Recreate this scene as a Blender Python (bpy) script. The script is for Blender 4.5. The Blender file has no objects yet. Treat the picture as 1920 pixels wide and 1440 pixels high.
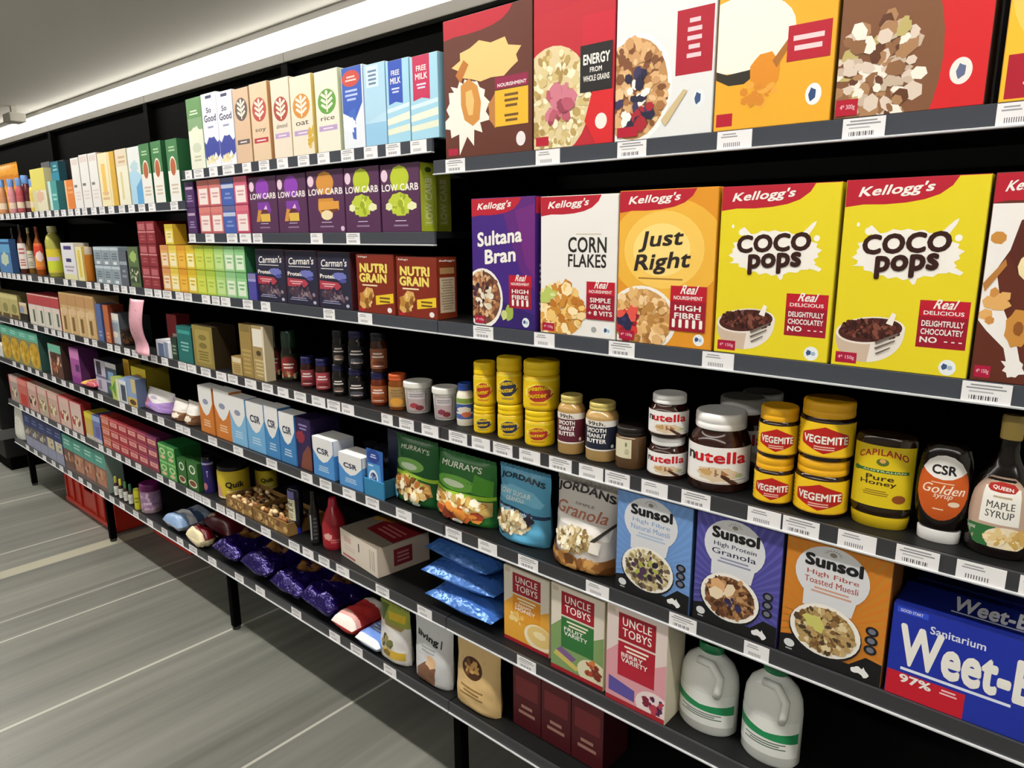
import bpy, bmesh, math, random
from mathutils import Vector, Matrix

SC = bpy.context.scene
COL = SC.collection
rnd = random.Random(11)

# ------------------------------------------------------------------ camera
F_PX, PITCH, ROLL, YAW, CAM_Z = 1321.42, 0.21291, -0.00639, 0.71846, 1.4
D = 1.055            # distance of the shelf fronts from the lens, metres


def _dir(x, y, f):
    c, s = math.cos(ROLL), math.sin(ROLL)
    x, y = c * x - s * y, s * x + c * y
    fw = math.cos(PITCH) * f + math.sin(PITCH) * y
    up = -math.sin(PITCH) * f + math.cos(PITCH) * y
    c, s = math.cos(YAW), math.sin(YAW)
    return Vector((c * x - s * fw, s * x + c * fw, up))


RV, UV, FV = _dir(1, 0, 0), _dir(0, 1, 0), _dir(0, 0, 1)
cam = bpy.data.objects.new('camera', bpy.data.cameras.new('camera'))
COL.objects.link(cam)
m = Matrix((RV, UV, -FV)).transposed().to_4x4()
m.translation = (0, 0, CAM_Z)
cam.matrix_world = m
cam.data.sensor_fit = 'HORIZONTAL'
cam.data.angle = 2 * math.atan(960 / F_PX)
cam.data.clip_start = .02
SC.camera = cam


def x_at(px, Y, z):
    """the X of the point at depth Y and height z seen in photo column px"""
    k = (px - 960) / F_PX
    a = RV - k * FV
    return -(Y * a.y + (z - CAM_Z) * a.z) / a.x


def z_at(py, X, Y):
    k = (720 - py) / F_PX
    a = UV - k * FV
    return CAM_Z - (X * a.x + Y * a.y) / a.z


# --------------------------------------------------------------- materials
def lin(h):
    h = h.lstrip('#')
    v = [int(h[i:i + 2], 16) / 255 for i in (0, 2, 4)]
    return tuple(c / 12.92 if c <= .04045 else ((c + .055) / 1.055) ** 2.4 for c in v) + (1,)


MATS = {}


def mat(col, rough=.42, metal=0., bump=0., scale=60., emit=0., trans=0., spec=.4):
    key = (col, rough, metal, bump, scale, emit, trans, spec)
    if key in MATS:
        return MATS[key]
    mt = bpy.data.materials.new('print_' + col.strip('#'))
    mt.use_nodes = True
    nt = mt.node_tree
    b = nt.nodes['Principled BSDF']
    b.inputs['Base Color'].default_value = lin(col)
    b.inputs['Metallic'].default_value = metal
    b.inputs['Specular IOR Level'].default_value = spec
    if trans:
        b.inputs['Transmission Weight'].default_value = trans
    if emit:
        b.inputs['Emission Color'].default_value = lin(col)
        b.inputs['Emission Strength'].default_value = emit
    tc = nt.nodes.new('ShaderNodeTexCoord')
    nz = nt.nodes.new('ShaderNodeTexNoise')
    nz.inputs['Scale'].default_value = scale
    nt.links.new(tc.outputs['Object'], nz.inputs['Vector'])
    mr = nt.nodes.new('ShaderNodeMapRange')
    mr.inputs['To Min'].default_value = max(.02, rough - .08)
    mr.inputs['To Max'].default_value = rough + .08
    nt.links.new(nz.outputs['Fac'], mr.inputs['Value'])
    nt.links.new(mr.outputs['Result'], b.inputs['Roughness'])
    if bump:
        bp = nt.nodes.new('ShaderNodeBump')
        bp.inputs['Strength'].default_value = bump
        bp.inputs['Distance'].default_value = .01
        nt.links.new(nz.outputs['Fac'], bp.inputs['Height'])
        nt.links.new(bp.outputs['Normal'], b.inputs['Normal'])
    MATS[key] = mt
    return mt


def foil(col, bump=.5):
    return mat(col, .3, .25, bump, 26., spec=.6)


def gloss(col):
    return mat(col, .12, 0, 0, 40., spec=.55)


# ------------------------------------------------------------ object basics
def mesh_obj(name, bm, mats, parent=None, smooth=0, loc=None):
    me = bpy.data.meshes.new(name)
    bm.to_mesh(me)
    bm.free()
    for x in (mats if isinstance(mats, (list, tuple)) else [mats]):
        me.materials.append(x)
    if smooth:
        for p in me.polygons:
            p.use_smooth = True
        if smooth < 3:
            me.set_sharp_from_angle(angle=smooth)
    o = bpy.data.objects.new(name, me)
    COL.objects.link(o)
    if parent:
        o.parent = parent
    if loc:
        o.location = loc
    return o


def empty(name, loc=(0, 0, 0)):
    o = bpy.data.objects.new(name, None)
    o.empty_display_size = .05
    COL.objects.link(o)
    o.location = loc
    return o


def tag(o, label=None, cat=None, group=None, kind=None):
    if label: o['label'] = label
    if cat: o['category'] = cat
    if group: o['group'] = group
    if kind: o['kind'] = kind
    return o


def copy_tree(o, parent=None):
    c = o.copy()
    COL.objects.link(c)
    c.parent = parent
    for ch in o.children:
        copy_tree(ch, c)
    return c


def add_box(bm, x0, x1, y0, y1, z0, z1, mi=0, bev=0.):
    vs = [bm.verts.new(p) for p in ((x0, y0, z0), (x1, y0, z0), (x1, y1, z0), (x0, y1, z0),
                                    (x0, y0, z1), (x1, y0, z1), (x1, y1, z1), (x0, y1, z1))]
    fs = [bm.faces.new([vs[i] for i in q]) for q in
          ((0, 3, 2, 1), (4, 5, 6, 7), (0, 1, 5, 4), (1, 2, 6, 5), (2, 3, 7, 6), (3, 0, 4, 7))]
    for f in fs:
        f.material_index = mi
    if bev:
        es = list({e for f in fs for e in f.edges})
        r = bmesh.ops.bevel(bm, geom=es, offset=bev, segments=2, profile=.6, affect='EDGES')
        for f in r['faces']:
            f.material_index = mi
    return fs


def box_bm(*a, **k):
    bm = bmesh.new()
    add_box(bm, *a, **k)
    return bm


def add_lathe(bm, prof, seg=32, mi=0, sx=1., sy=1.):
    rings = []
    for r, z in prof:
        if r < 1e-6:
            rings.append([bm.verts.new((0, 0, z))])
        else:
            rings.append([bm.verts.new((sx * r * math.cos(2 * math.pi * i / seg), sy * r * math.sin(2 * math.pi * i / seg), z))
                          for i in range(seg)])
    for a, b in zip(rings, rings[1:]):
        for i in range(seg):
            j = (i + 1) % seg
            if len(a) == 1 and len(b) == 1:
                continue
            if len(a) == 1:
                f = bm.faces.new((a[0], b[j], b[i]))
            elif len(b) == 1:
                f = bm.faces.new((a[i], a[j], b[0]))
            else:
                f = bm.faces.new((a[i], a[j], b[j], b[i]))
            f.material_index = mi
    return bm


# ---------------------------------------------------------------- printing
TXT = {}


def glyphs(s, bold=0., spacing=1.):
    """vertices and triangles of a line of lettering, bounding box scaled to 0..1"""
    key = (s, bold, spacing)
    if key in TXT:
        return TXT[key]
    cu = bpy.data.curves.new('lettering', 'FONT')
    cu.body = s
    cu.resolution_u = 3
    cu.offset = bold
    cu.space_character = spacing
    ob = bpy.data.objects.new('lettering', cu)
    me = bpy.data.meshes.new_from_object(ob)
    vs = [(v.co.x, v.co.y) for v in me.vertices]
    me.calc_loop_triangles()
    ts = [tuple(t.vertices) for t in me.loop_triangles]
    bpy.data.objects.remove(ob)
    bpy.data.curves.remove(cu)
    bpy.data.meshes.remove(me)
    x0, x1 = min(v[0] for v in vs), max(v[0] for v in vs)
    y0, y1 = min(v[1] for v in vs), max(v[1] for v in vs)
    vs = [((x - x0) / (x1 - x0), (y - y0) / (y1 - y0)) for x, y in vs]
    TXT[key] = vs, ts, x1 - x0, y1 - y0
    return TXT[key]


def art_bm(ops, w, h, mats, eps=5e-5, base=None, rough=.42):
    """a printed sheet: shapes laid one over the other on a w x h rectangle (x right, y up, z out).
    R rect, E ellipse, P polygon, T text, S scatter of bits, B splash, L lines of fine print"""
    bm = bmesh.new()
    idx = {}

    def mi(c):
        if c not in idx:
            idx[c] = len(mats)
            mats.append(c if not isinstance(c, str) else mat(c, rough))
        return idx[c]

    used = []

    def level(x0, y0, x1, y1):
        """every shape lies on top of what is printed under it and no higher"""
        z = 0
        for p in used:
            if p[4] >= z and x0 < p[2] and x1 > p[0] and y0 < p[3] and y1 > p[1]:
                z = p[4] + 1
        used.append((x0, y0, x1, y1, z))
        return z * eps

    def poly(pts, c):
        us, ws = [p[0] for p in pts], [p[1] for p in pts]
        z = level(min(us), min(ws), max(us), max(ws))
        f = bm.faces.new([bm.verts.new((u * w, v * h, z)) for u, v in pts])
        f.material_index = mi(c)
        f.normal_update()
        if len(pts) > 4:
            sg, n = 0, len(pts)
            for i in range(n):
                a, b, d = pts[i], pts[(i + 1) % n], pts[(i + 2) % n]
                cr = (b[0] - a[0]) * (d[1] - b[1]) - (b[1] - a[1]) * (d[0] - b[0])
                if cr * sg < 0:
                    bmesh.ops.triangulate(bm, faces=[f])
                    break
                if cr: sg = cr
    if base:
        poly([(0, 0), (1, 0), (1, 1), (0, 1)], base)
    for op in ops:
        k = op[0]
        if k == 'R':
            _, u0, v0, u1, v1, c = op
            poly([(u0, v0), (u1, v0), (u1, v1), (u0, v1)], c)
        elif k == 'E':
            _, cu, cv, ru, rv, c = op[:6]
            n = 28
            poly([(cu + ru * math.cos(2 * math.pi * i / n), cv + rv * math.sin(2 * math.pi * i / n)) for i in range(n)], c)
        elif k == 'P':
            poly(op[1], op[2])
        elif k == 'B':
            _, cu, cv, ru, rv, c, n, seed = op[:8]
            amp = op[8] if len(op) > 8 else .35
            r = random.Random(seed)
            poly([(cu + ru * q * math.cos(math.pi * i / n), cv + rv * q * math.sin(math.pi * i / n))
                  for i in range(2 * n) for q in [(1 + amp * r.random()) if i % 2 else (1 - amp * .6 * r.random())]], c)
        elif k == 'S':
            _, cu, cv, ru, rv, n, cs, size, seed = op[:9]
            r = random.Random(seed)
            for i in range(n):
                t, q = r.random() * 6.283, math.sqrt(r.random())
                x, y = cu + ru * q * math.cos(t), cv + rv * q * math.sin(t)
                s = size * (.6 + .8 * r.random())
                t0, el = r.random() * 6.28, .5 + .5 * r.random()
                pts = []
                for j in range(6):
                    a = t0 + j * 1.0472
                    dx, dy = s * math.cos(a) * (.9 + .2 * r.random()), s * el * math.sin(a)
                    pts.append((x + dx * math.cos(t) - dy * math.sin(t), y + (dx * math.sin(t) + dy * math.cos(t)) * w / h))
                poly(pts, cs[r.randrange(len(cs))])
        elif k == 'L':
            _, u0, v0, u1, v1, n, c = op[:7]
            r = random.Random(int(u0 * 999 + v0 * 77))
            st = (v1 - v0) / n
            for i in range(n):
                a = (u1 - u0) * .18 * r.random()
                poly([(u0 + a, v0 + st * (i + .22)), (u1 - a, v0 + st * (i + .22)), (u1 - a, v0 + st * (i + .72)), (u0 + a, v0 + st * (i + .72))], c)
        elif k == 'T':
            _, s, u0, v0, u1, v1, c = op[:7]
            o = op[7] if len(op) > 7 else {}
            bold = o.get('b', .012)
            vs, ts, ew, eh = glyphs(s, 0., max(1.03, o.get('sp', 1.03)))
            ex = bold * 1.15
            ring = ((-1, 0), (1, 0)) if bold < .014 else (((-.8, -.8), (.8, -.8), (-.8, .8), (.8, .8)) if bold < .024 else
                    ((-1, 0), (1, 0), (0, 1), (0, -1), (-.7, -.7), (.7, -.7), (-.7, .7), (.7, .7), (0, 0)))
            cps = [(a * ex / ew, q * ex / eh) for a, q in ring]
            j = mi(c)
            sh, ri, arc = o.get('sh', 0), o.get('rise', 0), o.get('arc', 0)
            for ox, oy in cps:
                z = level(u0, v0, u1, v1 + max(ri, arc, 0))
                bv = []
                for x, y in vs:
                    x, y = x + ox, y + oy
                    xx = x + sh * y * (v1 - v0) * h / max(1e-6, (u1 - u0) * w)
                    yy = v0 + y * (v1 - v0) + ri * x + arc * (1 - (2 * x - 1) ** 2)
                    if o.get('vert'): xx, yy = 1 - y, v0 + x * (v1 - v0)
                    bv.append(bm.verts.new(((u0 + xx * (u1 - u0)) * w, yy * h, z)))
                for t in ts:
                    try:
                        bm.faces.new([bv[i] for i in t]).material_index = j
                    except ValueError:
                        pass
    for co, no in (((0, 0, 0), (-1, 0, 0)), ((w, 0, 0), (1, 0, 0)), ((0, 0, 0), (0, -1, 0)), ((0, h, 0), (0, 1, 0))):
        bmesh.ops.bisect_plane(bm, geom=bm.verts[:] + bm.edges[:] + bm.faces[:], plane_co=co, plane_no=no, clear_outer=True, dist=1e-7)
    for f in bm.faces:
        f.normal_update()
        if f.normal.z < 0:
            f.normal_flip()
    return bm


def cut_grid(bm, w, h, nx, ny):
    for i in range(1, nx):
        bmesh.ops.bisect_plane(bm, geom=bm.verts[:] + bm.edges[:] + bm.faces[:], plane_co=(w * i / nx, 0, 0), plane_no=(1, 0, 0), dist=1e-7)
    for i in range(1, ny):
        bmesh.ops.bisect_plane(bm, geom=bm.verts[:] + bm.edges[:] + bm.faces[:], plane_co=(0, h * i / ny, 0), plane_no=(0, 1, 0), dist=1e-7)


# ------------------------------------------------------------ the products
LIPS = dict(L1=1.517, L1B=1.5628, L2=1.3709, FT=1.4728, L3=1.1801, L4=.9371, L5=.7007, L6=.4597, L7=.2302)
STRIP_H = .0295
DECK = {k: v + STRIP_H for k, v in LIPS.items()}
ABOVE = dict(L4='L3', L5='L4', L6='L5', L7='L6', L2='L1B')


def headroom(lev, sb):
    if lev not in ABOVE: return 9.
    return LIPS[ABOVE[lev]] + (-.003 if sb < .0075 else .004)


PRODUCTS = []          # (level, x left, x right, short words) for the price tickets
PROTO = {}
ORD = ['first', 'second', 'third', 'fourth', 'fifth', 'sixth', 'seventh', 'eighth', 'ninth', 'tenth']


def nth(i, n, what):
    if n == 1: return what
    if n == 2: return ('left' if i == 0 else 'right') + ' one of two ' + what
    if n == 3: return ('left', 'middle', 'right')[i] + ' one of three ' + what
    return ORD[i] + ' from left of ' + ['', '', '', '', 'four', 'five', 'six', 'seven', 'eight', 'nine', 'ten'][n] + ' ' + what


def build_box(name, w, h, d, art, base, side, top=None, side_art=None, top_art=None, parts=True, eps=5e-5, rough=.42, small=False):
    """a folded card box standing on the shelf: the front face at y = 0, depth running into the shelf"""
    g = .0006
    if parts:
        root = empty(name)
        bm = bmesh.new()
        fs = add_box(bm, -w / 2, w / 2, .0004, d, 0, h, bev=min(.0012, w * .01))
        for f in bm.faces:
            f.normal_update()
            if f.normal.z > .25: f.material_index = 1
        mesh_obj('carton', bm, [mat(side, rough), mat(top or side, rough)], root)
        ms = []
        fb = art_bm(art, w - .002, h - .002, ms, eps, base, rough)
        fb.transform(Matrix.Translation((-w / 2 + .001, 0, .001)) @ Matrix.Rotation(math.pi / 2, 4, 'X'))
        mesh_obj('front_panel', fb, ms, root)
        if side_art:
            ms = []
            sb = art_bm(side_art, d - .003, h - .003, ms, eps, side, rough)
            sb.transform(Matrix.Translation((w / 2 + .0004, .0015, .0015)) @ Matrix.Rotation(math.pi / 2, 4, 'Z') @ Matrix.Rotation(math.pi / 2, 4, 'X'))
            mesh_obj('side_panel', sb, ms, root)
        if top_art:
            ms = []
            tb = art_bm(top_art, w - .003, d - .003, ms, eps, None, rough)
            tb.transform(Matrix.Translation((-w / 2 + .0015, .0015, h + .0004)))
            mesh_obj('top_flap', tb, ms, root)
        return root
    ms = [mat(side, rough), mat(top or side, rough)]
    fb = art_bm(art, w - .0012, h - .0012, ms, max(eps, 7e-5), base, rough)
    fb.transform(Matrix.Translation((-w / 2 + .0006, 0, .0006)) @ Matrix.Rotation(math.pi / 2, 4, 'X'))
    bev = 0 if small else min(.001, w * .012)
    bm = bmesh.new()
    add_box(bm, -w / 2, w / 2, .0004, d, 0, h, bev=bev)
    for f in bm.faces:
        f.normal_update()
        if f.normal.z > .25: f.material_index = 1
    if side_art:
        o = len(ms)
        sm = []
        sb = art_bm(side_art, d - .002, h - .002, sm, max(eps, 7e-5), side, rough)
        sb.transform(Matrix.Translation((w / 2 + .0004, .001, .001)) @ Matrix.Rotation(math.pi / 2, 4, 'Z') @ Matrix.Rotation(math.pi / 2, 4, 'X'))
        for f in sb.faces: f.material_index += o
        ms += sm
        t = bpy.data.meshes.new('t'); sb.to_mesh(t); sb.free(); bm.from_mesh(t); bpy.data.meshes.remove(t)
    t = bpy.data.meshes.new('t')
    fb.to_mesh(t)
    fb.free()
    bm.from_mesh(t)
    bpy.data.meshes.remove(t)
    return mesh_obj(name, bm, ms)


def settle(root, label, cat, group, loc, rot=0.):
    root.location = loc
    root.rotation_euler = (0, 0, rot)
    tag(root, label, cat, group)


def box(name, label, cat, x0, x1, yt, lev, art=(), base='#ffffff', side='#dddddd', d=.06, group=None, sb=.006, zb=None,
        key=None, short=None, wh=None, rot=0., **k):
    z = DECK[lev] if zb is None else zb
    Y = D + sb
    X0, X1 = (x_at(x0, Y, z), x_at(x1, Y, z))
    if wh:
        w, h = wh
        X0 = X1 - w
    else:
        w, h = X1 - X0, z_at(yt, X0 + .15 * (X1 - X0), Y) - z
    h = min(h, headroom(lev, sb) - z)
    w -= .0012
    if key and key in PROTO:
        pr, w, h = PROTO[key]
        root = copy_tree(pr)
    else:
        root = build_box(name, w, h, d, list(art), base, side, **k)
        if key: PROTO[key] = (root, w, h)
    settle(root, label, cat, group, ((X0 + X1) / 2, Y, z), rot)
    PRODUCTS.append((lev, X0, X1, short or label, z))
    return z + h + .0005


def row(name, what, cat, x0, x1, n, yt, lev, arts, base='#ffffff', side='#cccccc', d=.06, group=None, sb=.006, rows=1, zb=None, words=None, **k):
    """n boxes side by side (and rows high); arts: one list of shapes, or a list of (base, shapes, side) per column"""
    z = DECK[lev] if zb is None else zb
    Y = D + sb
    X0, X1 = x_at(x0, Y, z), x_at(x1, Y, z)
    wid = (X1 - X0) / n
    h = (z_at(yt, X0 + wid * .1, Y) - z)
    h = min(h, headroom(lev, sb) - z) / rows
    protos = {}
    for j in range(rows):
        for i in range(n):
            a = arts[i % len(arts)]
            q = i % len(arts)
            if q in protos:
                root = copy_tree(protos[q])
            else:
                root = build_box(name, wid - .0016, h - .0006, d, list(a[1]), a[0], a[2] if len(a) > 2 else side, parts=k.get('parts', False),
                                 eps=1e-4, small=True, rough=k.get('rough', .42))
                protos[q] = root
            lv = '' if rows == 1 else (('lower ', 'upper ') if rows == 2 else ('lower ', 'middle ', 'upper '))[j]
            wh = words[i] if words else what
            lab = (lv + nth(i, n, wh)) if not words else (lv + wh)
            settle(root, lab, cat, group, (X0 + wid * (i + .5), Y, z + j * h))
            if j == 0: PRODUCTS.append((lev, X0 + wid * i, X0 + wid * (i + 1), lab.replace('lower ', ''), z))
    return z + rows * h


def round_geom(x0, x1, yt, lev, sb, zb):
    """centre, radius and height of an upright round thing seen between two photo columns"""
    z = DECK[lev] if zb is None else zb
    r = .03
    for _ in range(6):
        Y = D + sb + r
        X0, X1 = x_at(x0, Y, z), x_at(x1, Y, z)
        xc = (X0 + X1) / 2
        r = (X1 - X0) / 2 * math.cos(math.atan2(abs(xc), Y))
    h = z_at(yt, xc, Y) - z
    return xc, Y, z, r, h


def label_on(name, r, z0, z1, arc, ops, base, parent, nx=14, eps=5e-5, face=0., rad=None, sx=1., sy=1., rough=.4):
    """a printed label bent round a body of radius r (or radius function of height)"""
    w, h = r * arc, z1 - z0
    ms = []
    bm = art_bm(ops, w, h, ms, eps, base, rough)
    cut_grid(bm, w, h, nx, 12 if rad else 1)
    for v in bm.verts:
        a = (v.co.x / w - .5) * arc + face - math.pi / 2
        rr = (rad(v.co.y / h) if rad else r) + .0004 + v.co.z
        v.co = (sx * rr * math.cos(a), sy * rr * math.sin(a), z0 + v.co.y)
    return mesh_obj(name, bm, ms, parent, smooth=4)


def jar(name, label, cat, x0, x1, yt, lev, body='#3a1c10', lid='#ffffff', lab=(), base='#ffffff', group=None, sb=.012, zb=None,
        lid_h=.17, lid_r=.86, lv=(.12, .62), arc=2.6, face=None, seg=36, shoulder=.8, short=None, lid_rough=.35, key=None, body_mat=None, knurl=True, neck=None, lid_name='lid', flare=0.):
    xc, Y, z, r, h = round_geom(x0, x1, yt, lev, sb, zb)
    if key and key in PROTO:
        pr, r, h = PROTO[key]
        root = copy_tree(pr)
    else:
        root = empty(name)
        zl = h * (1 - lid_h)
        zs = zl * shoulder
        nr = r * (neck or lid_r * .95)
        bm = bmesh.new()
        r0 = r * (1 - flare)
        add_lathe(bm, [(0, 0), (r0 * .88, 0), (r0 * .97, h * .012), (r0, h * .04), (r * .996 if flare else r, zs - (zl - zs) * .2), (r * .985, zs), (r * .5 + nr * .5 + .0, zs + (zl - zs) * .55),
                       (nr, zs + (zl - zs) * .85), (nr, zl + .001)], seg)
        mesh_obj('jar_body', bm, body_mat or gloss(body), root, smooth=.7)
        bm = bmesh.new()
        lr = r * lid_r
        pr_ = [(0, zl - .0005), (lr * .99, zl - .0005), (lr, zl + h * .008), (lr, zl + (h - zl) * .3)]
        if knurl:
            pr_ += [(lr * .985, zl + (h - zl) * .34), (lr * .985, zl + (h - zl) * .42), (lr, zl + (h - zl) * .46)]
        pr_ += [(lr * .995, h - (h - zl) * .14), (lr * .95, h - (h - zl) * .03), (lr * .9, h), (lr * .8, h - .0006), (0, h - .0006)]
        add_lathe(bm, pr_, seg)
        mesh_obj(lid_name, bm, mat(lid, lid_rough), root, smooth=.7)
        if base:
            rf = (lambda t: r0 + (r - r0) * (lv[0] + (lv[1] - lv[0]) * t) / max(.01, shoulder)) if flare else None
            label_on('label', r, h * lv[0], h * lv[1], arc, list(lab), base, root, face=0., rad=rf)
        if key: PROTO[key] = (root, r, h)
    settle(root, label, cat, group, (xc, Y, z), .75 * math.atan2(-xc, Y) + (face or 0.))
    PRODUCTS.append((lev, xc - r, xc + r, short or label, z))
    return z + h + .0003


def turned(name, label, cat, x0, x1, yt, lev, prof, lab=None, base=None, lv=(.2, .6), arc=2.4, group=None, sb=.012, zb=None, seg=28,
           face=0., short=None, names=None, rough=.15, lab_r=1., sy=1., rad=None, key=None):
    """a bottle: prof = [(part name, colour, [(radius/r, height/h) ...]) ...]"""
    xc, Y, z, r, h = round_geom(x0, x1, yt, lev, sb, zb)
    if key and key in PROTO:
        pr, r, h = PROTO[key]
        root = copy_tree(pr)
    else:
        root = empty(name)
        for pn, c, pts in prof:
            bm = add_lathe(bmesh.new(), [(a * r, b * h) for a, b in pts], seg, sy=sy)
            mesh_obj(pn, bm, c if not isinstance(c, str) else mat(c, rough, spec=.55), root, smooth=.75)
        if lab is not None:
            pts = max((p[2] for p in prof), key=len)

            def rad(t):
                z = lv[0] + (lv[1] - lv[0]) * t
                for (a0, z0), (a1, z1) in zip(pts, pts[1:]):
                    if z0 <= z <= z1 and z1 > z0: return r * (a0 + (a1 - a0) * (z - z0) / (z1 - z0))
                return r
            label_on('label', r, h * lv[0], h * lv[1], arc, list(lab), base, root, sy=sy, rad=rad)
        if key: PROTO[key] = (root, r, h)
    settle(root, label, cat, group, (xc, Y, z), .75 * math.atan2(-xc, Y) * (sy > .9) + face)
    PRODUCTS.append((lev, xc - r, xc + r, short or label, z))
    return z + h


def build_pouch(name, w, h, d, art, base, material=None, back=None, taper=.0, top_thin=.0, seal='#cccccc', seed=1, nx=20, ny=24, rough=.3, wr=.03, lie=False, eps=1.6e-4, foot=True, sealed=True, fat=0):
    """a filled bag: bulging front and back skins, printed front, crimped seal on top"""
    r = random.Random(seed)
    ph = [r.random() * 6.28 for _ in range(8)]

    def bulge(u, v):
        a = max(0., 1 - abs(2 * u - 1) ** 2.6) ** .55
        if fat:
            a = max(0., 1 - abs(2 * u - 1) ** 4) ** .5
            b = max(0., 1 - abs(2 * v - 1) ** 5) ** .5
        elif foot:
            b = min(1., (1 - v) * 1.25 + .0) ** .7 * (1 if v > .04 else .75 + v * 6)
        else:
            b = max(0., 1 - abs(2 * v - 1) ** 2.4) ** .55
        wrk = 1 + wr * (math.sin(9 * u + 5 * v + ph[0]) + math.sin(17 * v - 6 * u + ph[1]) + .7 * math.sin(31 * v + 11 * u + ph[2]))
        return a * b * wrk

    def wid(u, v):
        t = 1 - taper * v
        e = .018 * math.sin(8 * v + ph[3]) + .01 * math.sin(19 * v + ph[4])
        return (u - .5) * w * t * (1 + e * wr * 12)

    def front(u, v, off):
        return Vector((wid(u, v), -d / 2 * bulge(u, v) - off, v * h))
    root = empty(name)
    bm = bmesh.new()
    gf = [[bm.verts.new(front(i / nx, j / ny, 0)) for i in range(nx + 1)] for j in range(ny + 1)]
    gb = [[gf[j][i] if i in (0, nx) else bm.verts.new(Vector((wid(i / nx, j / ny), d / 2 * bulge(i / nx, j / ny), j / ny * h))) for i in range(nx + 1)] for j in range(ny + 1)]
    for j in range(ny):
        for i in range(nx):
            bm.faces.new((gf[j][i], gf[j][i + 1], gf[j + 1][i + 1], gf[j + 1][i]))
            bm.faces.new((gb[j][i], gb[j + 1][i], gb[j + 1][i + 1], gb[j][i + 1]))
    for row_f, row_b, rev in ((gf[0], gb[0], 1), (gf[ny], gb[ny], 0)):
        for i in range(nx):
            q = []
            for v in ((row_f[i], row_f[i + 1], row_b[i + 1], row_b[i]) if not rev else (row_b[i], row_b[i + 1], row_f[i + 1], row_f[i])):
                if v not in q: q.append(v)
            if len(q) > 2:
                try: bm.faces.new(q)
                except ValueError: pass
    bd = mesh_obj('bag_body', bm, material or foil(back or base), root, smooth=4)
    ms = []
    ab = art_bm(art, 1., 1., ms, eps, base, rough)
    cut_grid(ab, 1, 1, nx, ny)
    for v in ab.verts:
        v.co = front(min(1, max(0, v.co.x)), min(1, max(0, v.co.y)), .0006 + v.co.z)
    mesh_obj('front_print', ab, ms, root, smooth=4)
    if sealed:
        sm = bmesh.new()
        n = 24
        ws = w * (1 - taper)
        lo = [sm.verts.new((-ws / 2 + ws * i / n, .0015 * (1 if i % 2 else -1) - .001, h - .001)) for i in range(n + 1)]
        hi = [sm.verts.new((-ws / 2 + ws * i / n, .0015 * (1 if i % 2 else -1) - .001, h + .008)) for i in range(n + 1)]
        for i in range(n): sm.faces.new((lo[i], lo[i + 1], hi[i + 1], hi[i]))
        so = mesh_obj('top_seal', sm, foil(seal, .2), root)
        md = so.modifiers.new('thick', 'SOLIDIFY')
        md.thickness = .001
    return root


def pouch(name, label, cat, x0, x1, yt, lev, art=(), base='#ffffff', d=.07, group=None, sb=.012, zb=None, short=None, key=None, lean=0., **k):
    z = DECK[lev] if zb is None else zb
    Y = D + sb + d / 2
    X0, X1 = x_at(x0, Y, z), x_at(x1, Y, z)
    w = X1 - X0
    h = z_at(yt, X0 + .3 * w, Y) - z - .008
    if key and key in PROTO:
        root = copy_tree(PROTO[key])
    else:
        root = build_pouch(name, w, h, d, list(art), base, **k)
        if key: PROTO[key] = root
    settle(root, label, cat, group, ((X0 + X1) / 2, Y, z))
    root.rotation_euler = (lean, 0, 0)
    PRODUCTS.append((lev, X0, X1, short or label, z))
    return root
# ------------------------------------------------------------- the setting
JX = [.012, -1.139, -2.295, -3.44, -4.74, -6.2]      # joints between the shelving bays
YB = D + .42                                  # face of the back panels
PANEL_TOP = 1.972
CEIL = 3.0
RX0, RX1, RY0, RY1 = -15.5, 3.2, -3.4, 5.4


def nodes(name, col, rough=.5):
    mt = bpy.data.materials.new(name)
    mt.use_nodes = True
    nt = mt.node_tree
    b = nt.nodes['Principled BSDF']
    b.inputs['Base Color'].default_value = lin(col)
    b.inputs['Roughness'].default_value = rough
    return mt, nt, b


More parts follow.
